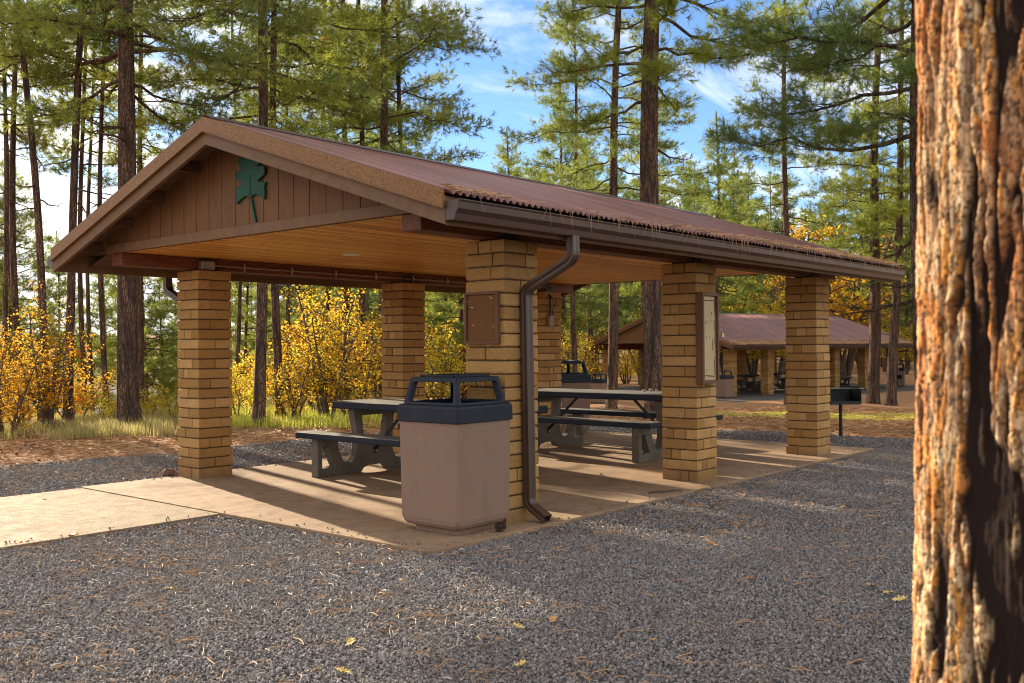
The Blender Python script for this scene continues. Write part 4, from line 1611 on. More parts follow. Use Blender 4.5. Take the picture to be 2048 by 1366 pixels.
# px at base, distance, trunk width px, px shift per 500 px of height, proto, rz, scale, label, group
key_pines = [
    (4, 20, 11, 0, "hi0", 0.3, 0.95, "slim pine at the very left edge of the photo", G_L),
    (44, 20.5, 14, -6, "hi0", 1.1, 0.95, "slim straight pine, second from the left edge, behind orange oak", G_L),
    (92, 17.5, 16, -36, "hi0", 2.1, 1.0, "slim pine leaning left, rising out of the orange oaks on the bank", G_L),
    (134, 17.8, 18, 24, "hi0", 3.9, 1.0, "dark slim pine leaning right beside the orange oaks", G_L),
    (172, 22.5, 11, 0, "hi0", 4.4, 0.9, "thin pine right of the dark leaning pine on the lake bank", G_L),
    (186, 27, 9, 2, "hi1", 0.9, 0.95, "thinnest pine between the two straight pines on the lake bank", G_L),
    (214, 21, 11, -1, "hi0", 5.2, 0.95, "thin straight pine just left of the big bank pine", G_L),
    (256, 17.0, 41, -9, "bank", 0.2, 1.0, "thickest pine on the lake bank, left of the front left pillar", G_L),
    (281, 26, 14, 3, "hi1", 2.6, 0.95, "pine hidden behind the thickest bank pine, crown showing to its right", G_L),
    (470, 26, 9, 0, "hi1", 0.5, 0.9, "thin dark pine right of the front left pillar", G_C),
    (516, 17.2, 23, 12, "tall2", 3.3, 1.0, "stout pine in the first opening of the shelter, left of its pair", G_C),
    (560, 19.2, 17, -3, "tall0", 5.5, 1.0, "pine standing close to the right of the stout pine in the first opening", G_C),
    (576, 26, 9, 8, "tall1", 1.7, 1.0, "slim pine behind and right of the pair in the first opening", G_C),
    (658, 31, 12, 0, "tall2", 4.2, 1.0, "slim pine above the yellow oak left of the back middle pillar", G_C),
    (684, 29, 15, 3, "tall0", 2.0, 1.05, "pine behind the yellow oak nearest the back middle pillar", G_C),
    (722, 27, 14, -4, "tall1", 0.2, 1.1, "pine whose trunk shows above the roof, left of two dark trunks", G_C),
    (772, 24, 20, -1, "tall2", 5.9, 1.0, "dark pine above the roof ridge, widest trunk of its cluster", G_C),
    (806, 28, 14, -3, "tall0", 1.3, 1.0, "pine at the right of the dark cluster above the roof, edge of the open sky", G_C),
    (895, 31, 13, 0, "young0", 1.0, 0.75, "slim pine left of the near pillar, behind yellow oaks", G_C),
    (914, 38, 9, 0, "young1", 2.0, 0.85, "thin pine close left of the near pillar", G_C),
    (928, 27, 12, 0, "young1", 4.0, 0.66, "pine trunk touching the left edge of the near pillar", G_C),
    (1014, 40, 12, 0, "young0", 0.6, 1.02, "bushy pine with pointed top under the open sky", G_C),
    (1127, 54, 12, 0, "young0", 2.9, 1.6, "pine with a rounded top right of the pointed one, trunk beside the back right pillar", G_C),
    (1152, 33, 12, 2, "hi1", 3.7, 0.8, "slim pine between the back right pillar and the crooked trunk", G_C),
    (1182, 60, 15, -4, "tall3", 2.2, 0.85, "crooked branchy pine trunk left of the roof tip of the far shelter", G_C),
    (1222, 27, 21, 16, "tall2", 4.6, 1.0, "straight reddish pine in front of the left gable of the far shelter", G_R),
    (1312, 20, 43, 0, "big", 1.9, 1.05, "thick dark pine rising behind the middle of the roof", G_R),
    (1290, 46, 12, 0, "tall2", 5.1, 0.8, "thin pine just left of the thick dark pine", G_R),
    (1432, 57, 12, 0, "young0", 4.1, 1.45, "bushy pine right of the thick dark pine above the roof", G_R),
    (1577, 33, 15, 0, "sparse", 0.0, 1.0, "thin tall pine with sparse crown against blue sky", G_R),
    (1745, 35, 23, 14, "tall2", 3.0, 1.0, "reddish pine in front of the right part of the far shelter", G_R),
    (1780, 34, 20, 18, "tall0", 0.8, 0.95, "darker pine right of the reddish one, before the far shelter", G_R),
    (1846, 14.6, 28, 0, "near", 0.0, 1.0, "pine half hidden behind the foreground trunk, its boughs hanging over the roof end", G_R),
]
for (px, D_, wpx, sh_, key, rz, sc, lb, grp) in key_pines:
    x, y = PX(px, D_)
    place_pine(key, x, y, lb, grp, rz, sc, r=wpx * D_ / 1949 / 2, lean=(sh_ / 500.0, 0), own_trunk=True, bark=MAT["bark_cool"] if D_ > 22 and px < 900 else None)
for (px, D_, key, rz, lb) in (
        (22, 31, "young0", 0.3, "short full pine low on the bank at the left edge, between the slim trunks"),
        (112, 50, "young1", 2.3, "short pine farther down the bank, between the two leaning slim trunks"),
        (208, 52, "young1", 1.3, "short pine down the bank between the thinnest trunk and the straight one"),
        (292, 44, "young0", 5.3, "short pine down the bank right of the thickest bank pine"),
        (492, 30, "young1", 3.3, "short pine behind the low yellow oak, right of the front left pillar"),
        (600, 33, "young0", 0.8, "full green pine behind the oaks, right of the trunks in the first opening")):
    x, y = PX(px, D_)
    hh = 0.30 * (y - 1.5) / math.sin(SUN_AZ) - ground_z(x, y)
    place_pine(key, x, y, lb, G_L if px < 400 else G_C, rz, min(1.15, hh / PROTO[key]["H"]))
x, y = PX(325, 46)
place_pine("young1", x, y, "small full pine standing alone against the lake, left of the front left pillar", G_L, 0.4, 0.80)
x, y = PX(352, 52)
place_pine("young0", x, y, "small pine beside the lone lake pine, touching the front left pillar", G_L, 3.4, 0.72)

# background pines, scattered but kept out of the open sky
rng = random.Random(77)
pts = []
tries = 0
while len(pts) < 185 and tries < 6000:
    tries += 1
    D_ = 30 + 95 * rng.random() ** 1.2
    px = rng.uniform(-60, 2150)
    if px < 470:
        if 50 < px < 400 and D_ > 23:
            continue
        if D_ > 70 or rng.random() < 0.72:
            continue
    if 470 <= px < 700 and rng.random() < 0.4:
        continue
    x, y = PX(px, D_)
    key = rng.choice(["tall0", "tall1", "tall3", "young0", "young1"] if D_ < 48 else ["far0", "far1", "far2"])
    H = PROTO[key]["H"]
    s_ = rng.uniform(0.75, 1.1)
    gz_ = ground_z(x, y)
    marg = 3.0 / D_ * 1949
    lim = None
    if 880 - marg < px < 1110 + marg * 0.6:
        lim = 285 if px < 1000 else 250
    elif 1340 - marg * 0.3 < px < 1700:
        lim = 215 + 60 * math.sin(px * 0.02)
    elif 300 < px < 420:
        lim = 120
    if lim:
        hm = (692 - lim) / 1949 * D_ + 1.36 - gz_
        if hm < 6:
            continue
        s_ = min(s_, hm / H * rng.uniform(0.75, 1.0))
        if s_ < 0.45:
            key = rng.choice(["young0", "young1"])
            s_ = min(1.1, hm / PROTO[key]["H"] * rng.uniform(0.75, 1.0))
    # keep the far shelter itself clear
    u = (x - S2A[0]) * U2[0] + (y - S2A[1]) * U2[1]
    v = (x - S2A[0]) * V2[0] + (y - S2A[1]) * V2[1]
    if -4 < u < 18 and -6 < v < 11:
        continue
    if 1400 < px < 1980 and D_ < 75:
        continue
    if 1110 < px < 1420 and D_ < 52:
        continue
    tt_ = (y - 2.3) / math.sin(SUN_AZ)
    if y > 12 and -5 < x - tt_ * math.cos(SUN_AZ) < 9.5 and tt_ < 62:
        cap_ = (0.30 * tt_ - gz_) * rng.uniform(0.8, 1.0)
        if tt_ < 18 or cap_ < 5:
            continue
        key = rng.choice(["young0", "young1"])
        s_ = min(1.15, cap_ / PROTO[key]["H"])
    if D_ < 125 and blocked(PROTO[key]["C"], x, y, gz_, 0.0, s_, TGT2) > 1 and rng.random() < 0.99:
        continue
    if any((x - a_) ** 2 + (y - c_) ** 2 < 2.4 ** 2 for a_, c_ in pts):
        continue
    pts.append((x, y))
    if px < 470:
        lb, grp = "pine standing farther down the lake bank among others", "background pines by the lake"
    elif px < 1120:
        lb, grp = "background pine in the woods behind the near shelter", "background pines behind the near shelter"
    else:
        lb, grp = "background pine in the woods beyond the far shelter", "background pines beyond the far shelter"
    place_pine(key, x, y, lb, grp, rng.uniform(0, 6.28), s_)

# far wood: one mass
rngn = np.random.default_rng(4)
fw_b, fw_t = MB(), MB()
for k in range(420):
    px = rngn.uniform(-200, 2250)
    D_ = rngn.uniform(125, 260) if px > 560 else rngn.uniform(345, 420)
    x, y = PX(px, D_)
    z = ground_z(x, y)
    H = rngn.uniform(15, 22) if px > 560 else rngn.uniform(6, 10)
    if 860 < px < 1130:
        H = min(H, (692 - 300) / 1949 * D_ + 1.4 - z)
    R_ = H * 0.17
    nC = 150
    t = rngn.uniform(0.12, 1, nC)
    an = rngn.uniform(0, 6.28, nC)
    rr = R_ * (1.05 - t) ** 0.7 * np.sqrt(rngn.uniform(0.1, 1, nC))
    C = np.stack([x + rr * np.cos(an), y + rr * np.sin(an), z + H * t], -1)
    Dn = unit(np.stack([np.cos(an), np.sin(an), rngn.uniform(-0.2, 0.7, nC)], -1))
    V, F = needle_tris(C, Dn, 5, 0.9, 0.32, rngn, 0.6)
    fw_b.add(V, F)
    fw_t.tube([(x, y, z - 0.5), (x, y, z + H * 0.9)], [0.2, 0.05], 4, cap=False)
fw_b.v += [v for v in fw_t.v]
off = fw_b.n
fw_b.f += [f + off for f in fw_t.f]
fw_b.m += [m + 1 for m in fw_t.m]
fw_b.r += fw_t.r
o = fw_b.build("far_woods", [MAT["needles_far"], MAT["bark_far"]])
tag(o, "mass of distant pine woods across the lake and behind the trees", kind="stuff")

# ------------------------------------------------------------------ oaks


def oak_mesh(seed, H, Rr_, nl, ls):
    rng = np.random.default_rng(seed)
    wd_, lf_ = MB(), MB()
    tips = []
    ns = rng.integers(4, 7)
    for s_ in range(ns):
        az = s_ * 6.28 / ns + rng.uniform(-0.5, 0.5)
        base = np.array([math.cos(az), math.sin(az), 0]) * 0.12
        h = H * rng.uniform(0.6, 0.98)
        m_ = 6
        u = np.linspace(0, 1, m_)
        P = base + np.stack([np.cos(az) * Rr_ * 0.55 * u ** 1.3, np.sin(az) * Rr_ * 0.55 * u ** 1.3, h * u], -1) + np.concatenate([np.zeros((1, 3)), np.cumsum(rng.normal(0, 0.06, (m_ - 1, 3)), 0)])
        r = 0.016 * H
        wd_.tube(P, r * (1 - 0.75 * u), 5, cap=False)
        for q in range(int(9 + H * 3)):
            t = rng.uniform(0.22, 1)
            ii = min(int(t * (m_ - 1)), m_ - 2)
            p0 = P[ii] + (P[ii + 1] - P[ii]) * (t * (m_ - 1) - ii)
            a2 = rng.uniform(0, 6.28)
            L_ = Rr_ * rng.uniform(0.25, 0.65)
            dd = np.array([math.cos(a2), math.sin(a2), rng.uniform(0.0, 0.8)])
            p1 = p0 + dd * L_ * 0.5
            p2 = p1 + (dd + rng.normal(0, 0.4, 3)) * L_ * 0.5
            wd_.tube([p0, p1, p2], [r * 0.35, r * 0.22, r * 0.08], 3, cap=False)
            for z_ in range(4):
                tips.append(p1 + (p2 - p1) * rng.uniform(-0.5, 1.1) + rng.normal(0, 0.05, 3))
            p3 = p2 + rng.normal(0, 0.12, 3)
            tips.append(p3)
    T = np.array(tips)
    T = T[T[:, 2] > 0.08]
    T = T[rng.random(len(T)) < 0.62]
    ix = rng.integers(0, len(T), nl)
    C = T[ix] + rng.normal(0, 0.06, (nl, 3)) * (0.6 + 0.25 * H)
    C[:, 2] = np.maximum(C[:, 2], 0.05)
    n1 = unit(rng.normal(0, 1, (nl, 3)) + np.array([0, 0, 0.5]))
    a_ = unit(np.cross(n1, rng.normal(0, 1, (nl, 3))))
    c_ = np.cross(n1, a_)
    sz = ls * rng.uniform(0.6, 1.2, (nl, 1))
    V = np.stack([C - a_ * sz, C - a_ * sz * 0.1 + c_ * sz * 0.55, C + a_ * sz, C + a_ * sz * 0.1 - c_ * sz * 0.5 + n1 * sz * 0.3], 1).reshape(-1, 3)
    lf_.add(V, np.arange(nl * 4).reshape(-1, 4))
    return wd_, lf_


OAK = {}
for k, (sd_, H, Rr_, nl, ls) in enumerate(((51, 3.0, 1.2, 2700, 0.040), (52, 2.4, 1.1, 2200, 0.040), (53, 3.4, 1.15, 3000, 0.042), (54, 1.4, 0.9, 1800, 0.038), (55, 6.0, 2.6, 5200, 0.085))):
    OAK[k] = [sd_, H, oak_mesh(sd_, H, Rr_, nl, ls), None, None]


def place_oak(k, px, D_, H, rz, colr, label, group):
    o_ = OAK[k]
    x, y = PX(px, D_)
    root = empty("oak_bush", (x, y, ground_z(x, y) - 0.03), rz)
    s_ = H / o_[1]
    root.scale = (s_, s_, s_)
    tag(root, label, "oak bush", group)
    if o_[3] is None:
        a_ = o_[2][0].build("stems", MAT["oakbark"], root, smooth=True)
        c_ = o_[2][1].build("leaves", MAT["leaves"], root)
        o_[3], o_[4] = a_.data, c_.data
    else:
        a_ = bpy.data.objects.new("stems", o_[3])
        c_ = bpy.data.objects.new("leaves", o_[4])
        for q in (a_, c_):
            COL.objects.link(q)
            q.parent = root
    c_.color = (*colr, 1)
    return root


YE, OR, GY, GO = (0.74, 0.56, 0.045), (0.66, 0.27, 0.03), (0.42, 0.45, 0.06), (0.68, 0.38, 0.035)
GB, GM, GF = "orange oaks on the lake bank", "yellow oaks behind the near shelter", "oaks round the far shelter"
oaks = [
    (1, 8, 15.4, 1.7, OR, "orange oak bush at the left edge of the bank", GB),
    (0, 40, 16.8, 1.9, OR, "second orange oak from the left edge of the bank", GB),
    (2, 88, 16.8, 2.3, OR, "tallest orange oak of the bank, before the leaning pine", GB),
    (3, 140, 18.6, 1.1, OR, "rusty orange oak right of the tallest one on the bank", GB),
    (3, 196, 21.0, 0.7, GO, "small amber oak bush behind the thin pines of the bank", GB),
    (3, 222, 18.2, 0.5, GY, "low greenish oak sprout left of the thickest bank pine", GB),
    (3, 300, 18.6, 0.6, YE, "yellow oak bush right of the thickest bank pine", GB),
    (3, 350, 17.6, 0.62, GY, "greenish yellow oak bush beside the front left pillar", GB),
    (3, 478, 18.5, 0.95, YE, "low yellow oak just right of the front left pillar", GM),
    (3, 500, 22, 1.3, YE, "yellow oak left of the stout pine in the first opening", GM),
    (1, 588, 18.4, 1.5, GO, "orange tinted low oak in the first opening", GM),
    (0, 636, 21.5, 3.0, GO, "yellow oak behind the low orange tinted one", GM),
    (2, 655, 18.6, 2.7, YE, "bright yellow oak above the front end of the first table", GM),
    (0, 702, 19.0, 2.5, GO, "golden oak between the bright yellow oak and the back middle pillar", GM),
    (2, 740, 20.5, 3.1, GO, "tall yellow oak touching the back middle pillar", GM),
    (1, 805, 23, 2.5, YE, "yellow oak behind the back middle pillar", GM),
    (0, 868, 24, 2.6, YE, "yellow oak seen through the hood of the front bin", GM),
    (1, 905, 27, 3.0, GO, "golden oak left of the near pillar", GM),
    (1, 960, 27, 2.4, YE, "yellow oak seen behind the near pillar", GM),
    (2, 1150, 47, 3.2, YE, "yellow oak above the half hidden bin", GF),
    (1, 1192, 54, 3.7, YE, "yellow oak under the left roof tip of the far shelter", GF),
    (0, 1252, 56, 3.4, YE, "yellow oak seen under the gable, right of the reddish trunk", GF),
    (2, 1282, 54, 3.6, YE, "yellow oak seen under the gable, left of the thick dark trunk", GF),
    (4, 1350, 60, 5.0, GO, "golden oak behind the middle pillar", GF),
    (4, 1385, 75, 6.5, GY, "greenish oak left of the display case", GF),
    (4, 1452, 64, 6.6, YE, "yellow oak above the left part of the far roof", GF),
    (4, 1505, 66, 7.2, GO, "tallest golden oak above the far roof", GF),
    (4, 1552, 62, 6.0, YE, "yellow oak above the far roof, left of the right pillar", GF),
    (4, 1625, 66, 6.2, YE, "yellow oak above the far roof behind the right pillar", GF),
    (4, 1688, 60, 9.8, GO, "tall orange tinted oak right of the right pillar", GF),
    (4, 1720, 72, 6.0, GO, "amber oak low between the far shelter pillars", GF),
    (4, 1812, 70, 4.2, YE, "yellow oak behind the far right bin", GF),
    (4, 1490, 70, 4.5, YE, "yellow oak seen between the left pillars of the far shelter", GF),
]
rng = random.Random(9)
for (k, px, D_, H, c_, lb, g_) in oaks:
    cc = tuple(min(1, v * rng.uniform(0.85, 1.12)) for v in c_)
    place_oak(k, px, D_, H, rng.uniform(0, 6.28), cc, lb, g_)

# ------------------------------------------------------------------ grass and needle litter


def blades(X, Y, h, wd, rng, lean=0.45, k=1):
    n_ = len(X)
    Z = height(X, Y)
    az = rng.uniform(0, 6.28, n_)
    L_ = h * rng.uniform(0.5, 1.2, n_)
    ln = lean * rng.uniform(0.2, 1.2, n_)
    dx, dy = np.cos(az), np.sin(az)
    w_ = wd * rng.uniform(0.7, 1.3, n_)
    B0 = np.stack([X - dy * w_ / 2, Y + dx * w_ / 2, Z - 0.01], -1)
    B1_ = np.stack([X + dy * w_ / 2, Y - dx * w_ / 2, Z - 0.01], -1)
    M0 = np.stack([X - dy * w_ * 0.35 + dx * L_ * ln * 0.35, Y + dx * w_ * 0.35 + dy * L_ * ln * 0.35, Z + L_ * 0.6], -1)
    M1 = np.stack([X + dy * w_ * 0.35 + dx * L_ * ln * 0.35, Y - dx * w_ * 0.35 + dy * L_ * ln * 0.35, Z + L_ * 0.6], -1)
    T = np.stack([X + dx * L_ * ln, Y + dy * L_ * ln, Z + L_ * (1 - 0.25 * ln)], -1)
    V = np.stack([B0, B1_, M1, M0, T], 1).reshape(-1, 3)
    i5 = np.arange(n_)[:, None] * 5
    b = MB()
    b.add(V, np.concatenate([i5 + np.array([[0, 1, 2, 3]])]))
    b.add(V[:0], np.zeros((0, 3), int))
    F3 = i5 + np.array([[3, 2, 4]])
    b.f.append(F3)
    b.m.append(np.zeros(n_, np.int32))
    b.r.append(np.zeros(n_, np.float32))
    return b


def scatter_px(n_, px0, px1, D0, D1, rng, clump=0.0, seed=0):
    px = rng.uniform(px0, px1, n_)
    D_ = np.sqrt(rng.uniform(D0 ** 2, D1 ** 2, n_))
    r_ = (px - 1024) / 1949.12 * D_
    X = CAM[0] + Fw[0] * D_ + Rt[0] * r_
    Y = CAM[1] + Fw[1] * D_ + Rt[1] * r_
    if clump:
        q = fbm(X * 1.6, Y * 1.6, 0, seed, 3)
        keep = q > (rng.uniform(-1, 1, n_) * 0.6 + clump - 0.5)
        X, Y = X[keep], Y[keep]
    return X, Y


rg = np.random.default_rng(12)
X, Y = scatter_px(52000, -60, 375, 14.9, 22, rg, 0.45, 1)
tag(blades(X, Y, 0.21, 0.006, rg).build("bank_grass", MAT["grass_l"]), "straw green grass along the lake bank", kind="stuff")
X, Y = scatter_px(30000, 370, 960, 16.6, 21.5, rg, 0.45, 2)
tag(blades(X, Y, 0.20, 0.008, rg).build("sunlit_grass", MAT["grass_c"]), "bright yellow green grass behind the near shelter", kind="stuff")
X, Y = scatter_px(26000, 1390, 1850, 19.5, 24.0, rg, 0.75, 3)
tag(blades(X, Y, 0.07, 0.008, rg, 0.9).build("low_grass", MAT["grass_c"]), "low bright grass patch before the far shelter", kind="stuff")
X, Y = scatter_px(9000, -60, 1100, 20, 36, rg, 0.55, 6)
tag(blades(X, Y, 0.3, 0.016, rg).build("woodland_grass", MAT["grass_l"]), "thin dry grass under the trees", kind="stuff")


def litter(X, Y, Z, L, wd, rng, lift=0.012, curl=0.35):
    n_ = len(X)
    az = rng.uniform(0, 6.28, n_)
    c_ = rng.normal(0, curl, n_)
    l = L * rng.uniform(0.6, 1.2, n_)
    P = []
    p = np.stack([X, Y, Z + rng.uniform(0.0, lift, n_)], -1)
    V = []
    for k in range(4):
        a2 = az + c_ * (k - 1.5)
        d = np.stack([np.cos(a2), np.sin(a2), np.zeros(n_)], -1)
        s_ = np.stack([-np.sin(a2), np.cos(a2), np.zeros(n_)], -1) * wd / 2
        up_ = np.array([0, 0, 1.0]) * (wd / 2)
        arch_ = np.stack([np.zeros(n_), np.zeros(n_), np.abs(c_) * 0.03 * (1 - (k - 1.5) ** 2 / 2.25)], -1)
        V += [p - s_ + arch_ - up_, p + s_ + arch_ + up_]
        p = p + d * (l / 3)[:, None]
    V = np.stack(V, 1).reshape(-1, 3)
    i8 = np.arange(n_)[:, None] * 8
    F = np.concatenate([i8 + np.array([[2 * k, 2 * k + 1, 2 * k + 3, 2 * k + 2]]) for k in range(3)])
    b = MB()
    b.add(V, F)
    return b


def off_slab(X, Y, m_=0.0):
    on = ((X > sx0 - m_) & (X < sx1 + m_) & (Y > sy0 - m_) & (Y < sy1 + m_)) | ((X > -9.1) & (X < sx0) & (Y > 2.2 - m_) & (Y < 4.63 + m_))
    return ~on


X, Y = scatter_px(5200, -40, 1900, 3.7, 14, rg)
k_ = off_slab(X, Y) & (fbm(X * 0.8, Y * 0.8, 0, 40, 3) > rg.uniform(-1.0, 0.9, len(X)))
X, Y = X[k_], Y[k_]
# needles fall in bundles of three
X, Y = np.repeat(X, 2) + rg.normal(0, 0.012, len(X) * 2), np.repeat(Y, 2) + rg.normal(0, 0.012, len(X) * 2)
tag(litter(X, Y, height(X, Y) + 0.008, 0.11, 0.0026, rg).build("needle_litter", MAT["straw"]), "rusty fallen pine needles on the gravel", kind="stuff")
X, Y = scatter_px(1500, -40, 1100, 3.7, 10.5, rg)
k_ = off_slab(X, Y) & (rg.random(len(X)) < np.clip(1.2 - ((X + 5.6) * Rt[0] + (Y + 4.87) * Rt[1] + 2.0) * 0.35, 0.06, 1))
X, Y = X[k_], Y[k_]
tag(litter(X, Y, height(X, Y) + 0.012, 0.05, 0.0024, rg, 0.014, 0.5).build("pale_needle_litter", MAT["pale"]), "bleached curled needles lying on the gravel", kind="stuff")
X, Y = scatter_px(60000, -60, 2100, 10.5, 30, rg)
k_ = (np.maximum(X - 8.9, Y - 7.0) > 0.1)
X, Y = X[k_], Y[k_]
tag(litter(X, Y, height(X, Y) + 0.004, 0.16, 0.006, rg, 0.02).build("woodland_litter", MAT["straw"]), "rusty needle litter covering the soil", kind="stuff")
# clods and debris in the soil band
X, Y = scatter_px(2600, -60, 2100, 10.5, 24, rg)
k_ = (np.maximum(X - 8.9, Y - 7.0) > 0.3)
X, Y = X[k_], Y[k_]

# roof litter: gathers along the eave, hangs over the gutter
n_ = 2200
X = rg.uniform(G["x0"] + 0.05, G["x1"] - 0.05, n_)
X = X[(fbm(X * 1.1, X * 0, 0, 50, 3) * 0.6 + (X - 3.0) * 0.12) > rg.uniform(-1.0, 0.8, len(X))]
yy = -0.4626 - 0.05 + np.abs(rg.normal(0, 0.055, len(X)))
Z = np.array([G["zr"](q) for q in yy]) + 0.002 + rg.uniform(0, 0.02, len(X))
bl = litter(X, yy, Z, 0.13, 0.0035, rg, 0.02, 0.5)
n2 = 90
X = rg.uniform(G["x0"] + 0.1, G["x1"] - 0.1, n2)
hang = MB()
for x in X:
    L_ = rg.uniform(0.05, 0.14)
    y0 = -0.4626 - 0.125
    hang.tube([(x, y0 + 0.02, 2.345), (x + rg.normal(0, 0.02), y0 - 0.01, 2.345), (x + rg.normal(0, 0.04), y0 - 0.02, 2.345 - L_)], [0.0022, 0.002, 0.001], 3, cap=False)
bl.add(np.concatenate(hang.v), np.concatenate(hang.f))
tag(bl.build("roof_needle_litter", MAT["straw"]), "dry pine needles gathered along the near roof eave and gutter", kind="stuff")
n_ = 5000
U_ = rg.uniform(-0.5, 13.3, n_)
Vv = -0.6 + np.abs(rg.normal(0, 0.22, n_))
k2 = rg.random(n_) < 0.12
Vv = np.where(k2, rg.uniform(-0.5, 3.5, n_), Vv)
k3 = ~k2 | (fbm(U_ * 0.9, Vv * 1.5, 0, 60, 2) > 0.35)
U_, Vv = U_[k3], Vv[k3]
ym2 = (7.5 + w) / 2
zr2 = 3.73 - (3.73 - 2.22) / (ym2 + 0.6) * np.abs(Vv - ym2)
X = S2A[0] + U2[0] * U_ + V2[0] * Vv
Y = S2A[1] + U2[1] * U_ + V2[1] * Vv
tag(litter(X, Y, z2 + zr2, 0.20, 0.012, rg, 0.03).build("far_roof_needle_litter", MAT["straw"]), "pine needle drifts on the far shelter roof", kind="stuff")


# ------------------------------------------------------------------ gravel stones (instanced points)
def stones(name, n_, px0, px1, D0, D1, size, seed, label, ok):
    rng = np.random.default_rng(seed)
    X, Y = scatter_px(n_, px0, px1, D0, D1, rng)
    k = (off_slab(X, Y, -0.01) | (off_slab(X, Y, -0.14) & ~((X < sx0 + 0.3) & (X > sx0 - 0.3) & (Y > 2.3) & (Y < 4.6)) & (rng.random(len(X)) < 0.022))) & ok(X, Y)
    X, Y = X[k], Y[k]
    Z = np.where(off_slab(X, Y, -0.01), height(X, Y) + rng.uniform(-0.004, 0.008, len(X)) * size / 0.02, size * 0.25)
    me = bpy.data.meshes.new(name)
    me.vertices.add(len(X))
    me.vertices.foreach_set("co", np.stack([X, Y, Z], -1).astype(np.float32).ravel())
    me.update()
    o = bpy.data.objects.new(name, me)
    COL.objects.link(o)
    ng = bpy.data.node_groups.new(name, "GeometryNodeTree")
    ng.interface.new_socket("Geometry", in_out="INPUT", socket_type="NodeSocketGeometry")
    ng.interface.new_socket("Geometry", in_out="OUTPUT", socket_type="NodeSocketGeometry")
    N_, Lk = ng.nodes, ng.links
    gi, go = N_.new("NodeGroupInput"), N_.new("NodeGroupOutput")
    m2p = N_.new("GeometryNodeMeshToPoints")
    ico = N_.new("GeometryNodeMeshIcoSphere")
    ico.inputs["Radius"].default_value = size / 2
    ico.inputs["Subdivisions"].default_value = 1
    sp_ = N_.new("GeometryNodeSetPosition")
    nt_ = N_.new("ShaderNodeTexNoise")
    nt_.inputs["Scale"].default_value = 1.3 / size
    vm = N_.new("ShaderNodeVectorMath")
    vm.operation = "SUBTRACT"
    vm.inputs[1].default_value = (0.5, 0.5, 0.5)
    vs = N_.new("ShaderNodeVectorMath")
    vs.operation = "SCALE"
    vs.inputs["Scale"].default_value = size * 1.1
    Lk.new(nt_.outputs["Color"], vm.inputs[0])
    Lk.new(vm.outputs[0], vs.inputs[0])
    Lk.new(vs.outputs[0], sp_.inputs["Offset"])
    Lk.new(ico.outputs["Mesh"], sp_.inputs["Geometry"])
    sm = N_.new("GeometryNodeSetMaterial")
    sm.inputs["Material"].default_value = MAT["stone"]
    Lk.new(sp_.outputs[0], sm.inputs["Geometry"])
    ip = N_.new("GeometryNodeInstanceOnPoints")
    r1 = N_.new("FunctionNodeRandomValue")
    r1.data_type = "FLOAT_VECTOR"
    r1.inputs[0].default_value = (0, 0, 0)
    r1.inputs[1].default_value = (6.28, 6.28, 6.28)
    r2 = N_.new("FunctionNodeRandomValue")
    r2.data_type = "FLOAT_VECTOR"
    r2.inputs[0].default_value = (0.5, 0.45, 0.35)
    r2.inputs[1].default_value = (1.7, 1.35, 0.95)
    Lk.new(gi.outputs[0], m2p.inputs[0])
    Lk.new(m2p.outputs[0], ip.inputs["Points"])
    Lk.new(sm.outputs[0], ip.inputs["Instance"])
    Lk.new(r1.outputs[0], ip.inputs["Rotation"])
    Lk.new(r2.outputs[0], ip.inputs["Scale"])
    Lk.new(ip.outputs[0], go.inputs[0])
    md = o.modifiers.new("stones", "NODES")
    md.node_group = ng
    me.materials.append(MAT["stone"])
    tag(o, label, kind="stuff")
    return o


gz_ok = lambda X, Y: np.maximum(X - 8.9, Y - 7.0) < rg.uniform(-0.25, 0.25, len(X))
stones("gravel", 120000, -40, 1900, 3.7, 7.2, 0.0165, 1, "grey gravel in the foreground", gz_ok)
stones("gravel", 170000, -40, 1900, 7.2, 13.0, 0.019, 2, "grey gravel round the slab", gz_ok)
stones("gravel", 50000, -40, 1900, 13.0, 17.5, 0.028, 3, "grey gravel beyond the slab", gz_ok)


# soil clods
def clods():
    rng = np.random.default_rng(5)
    X, Y = scatter_px(1500, -60, 2100, 10.5, 26, rng)
    k = (np.maximum(X - 8.9, Y - 7.0) > 0.3)
    X, Y = X[k], Y[k]
    b = MB()
    o8 = np.array([(1, 0, 0), (-1, 0, 0), (0, 1, 0), (0, -1, 0), (0, 0, 1), (0, 0, -1)], float)
    f8 = np.array([(0, 2, 4), (2, 1, 4), (1, 3, 4), (3, 0, 4), (2, 0, 5), (1, 2, 5), (3, 1, 5), (0, 3, 5)])
    for x, y, z in zip(X, Y, height(X, Y)):
        s_ = rng.uniform(0.01, 0.035)
        b.add(o8 * s_ * rng.uniform(0.6, 1.4, (6, 1)) + (x, y, z + 0.005), f8)
    tag(b.build("soil_debris", MAT["lava"]), "small dark clods and cones strewn over the red soil", kind="stuff")


clods()


# ------------------------------------------------------------------ fallen leaves, stick, cone
def fallen_leaf(seed, size):
    rng = np.random.default_rng(seed)
    pr = [(0, -1.0), (0.06, -0.55), (0.30, -0.50), (0.22, -0.30), (0.50, -0.12), (0.28, 0.02), (0.55, 0.30), (0.26, 0.36), (0.36, 0.70), (0.12, 0.72), (0.0, 0.95)]
    out = pr + [(-x, y) for x, y in reversed(pr[1:-1])]
    b = MB()
    cup = rng.uniform(0.25, 0.5)
    V = [(x * size, y * size, size * (cup * x * x * 2.2 + 0.22 * y * y + 0.05 * rng.normal())) for x, y in out]
    V.append((0, 0, 0.0))
    nV = len(out)
    b.add(V, [[i_, (i_ + 1) % nV, nV] for i_ in range(nV)])
    return b


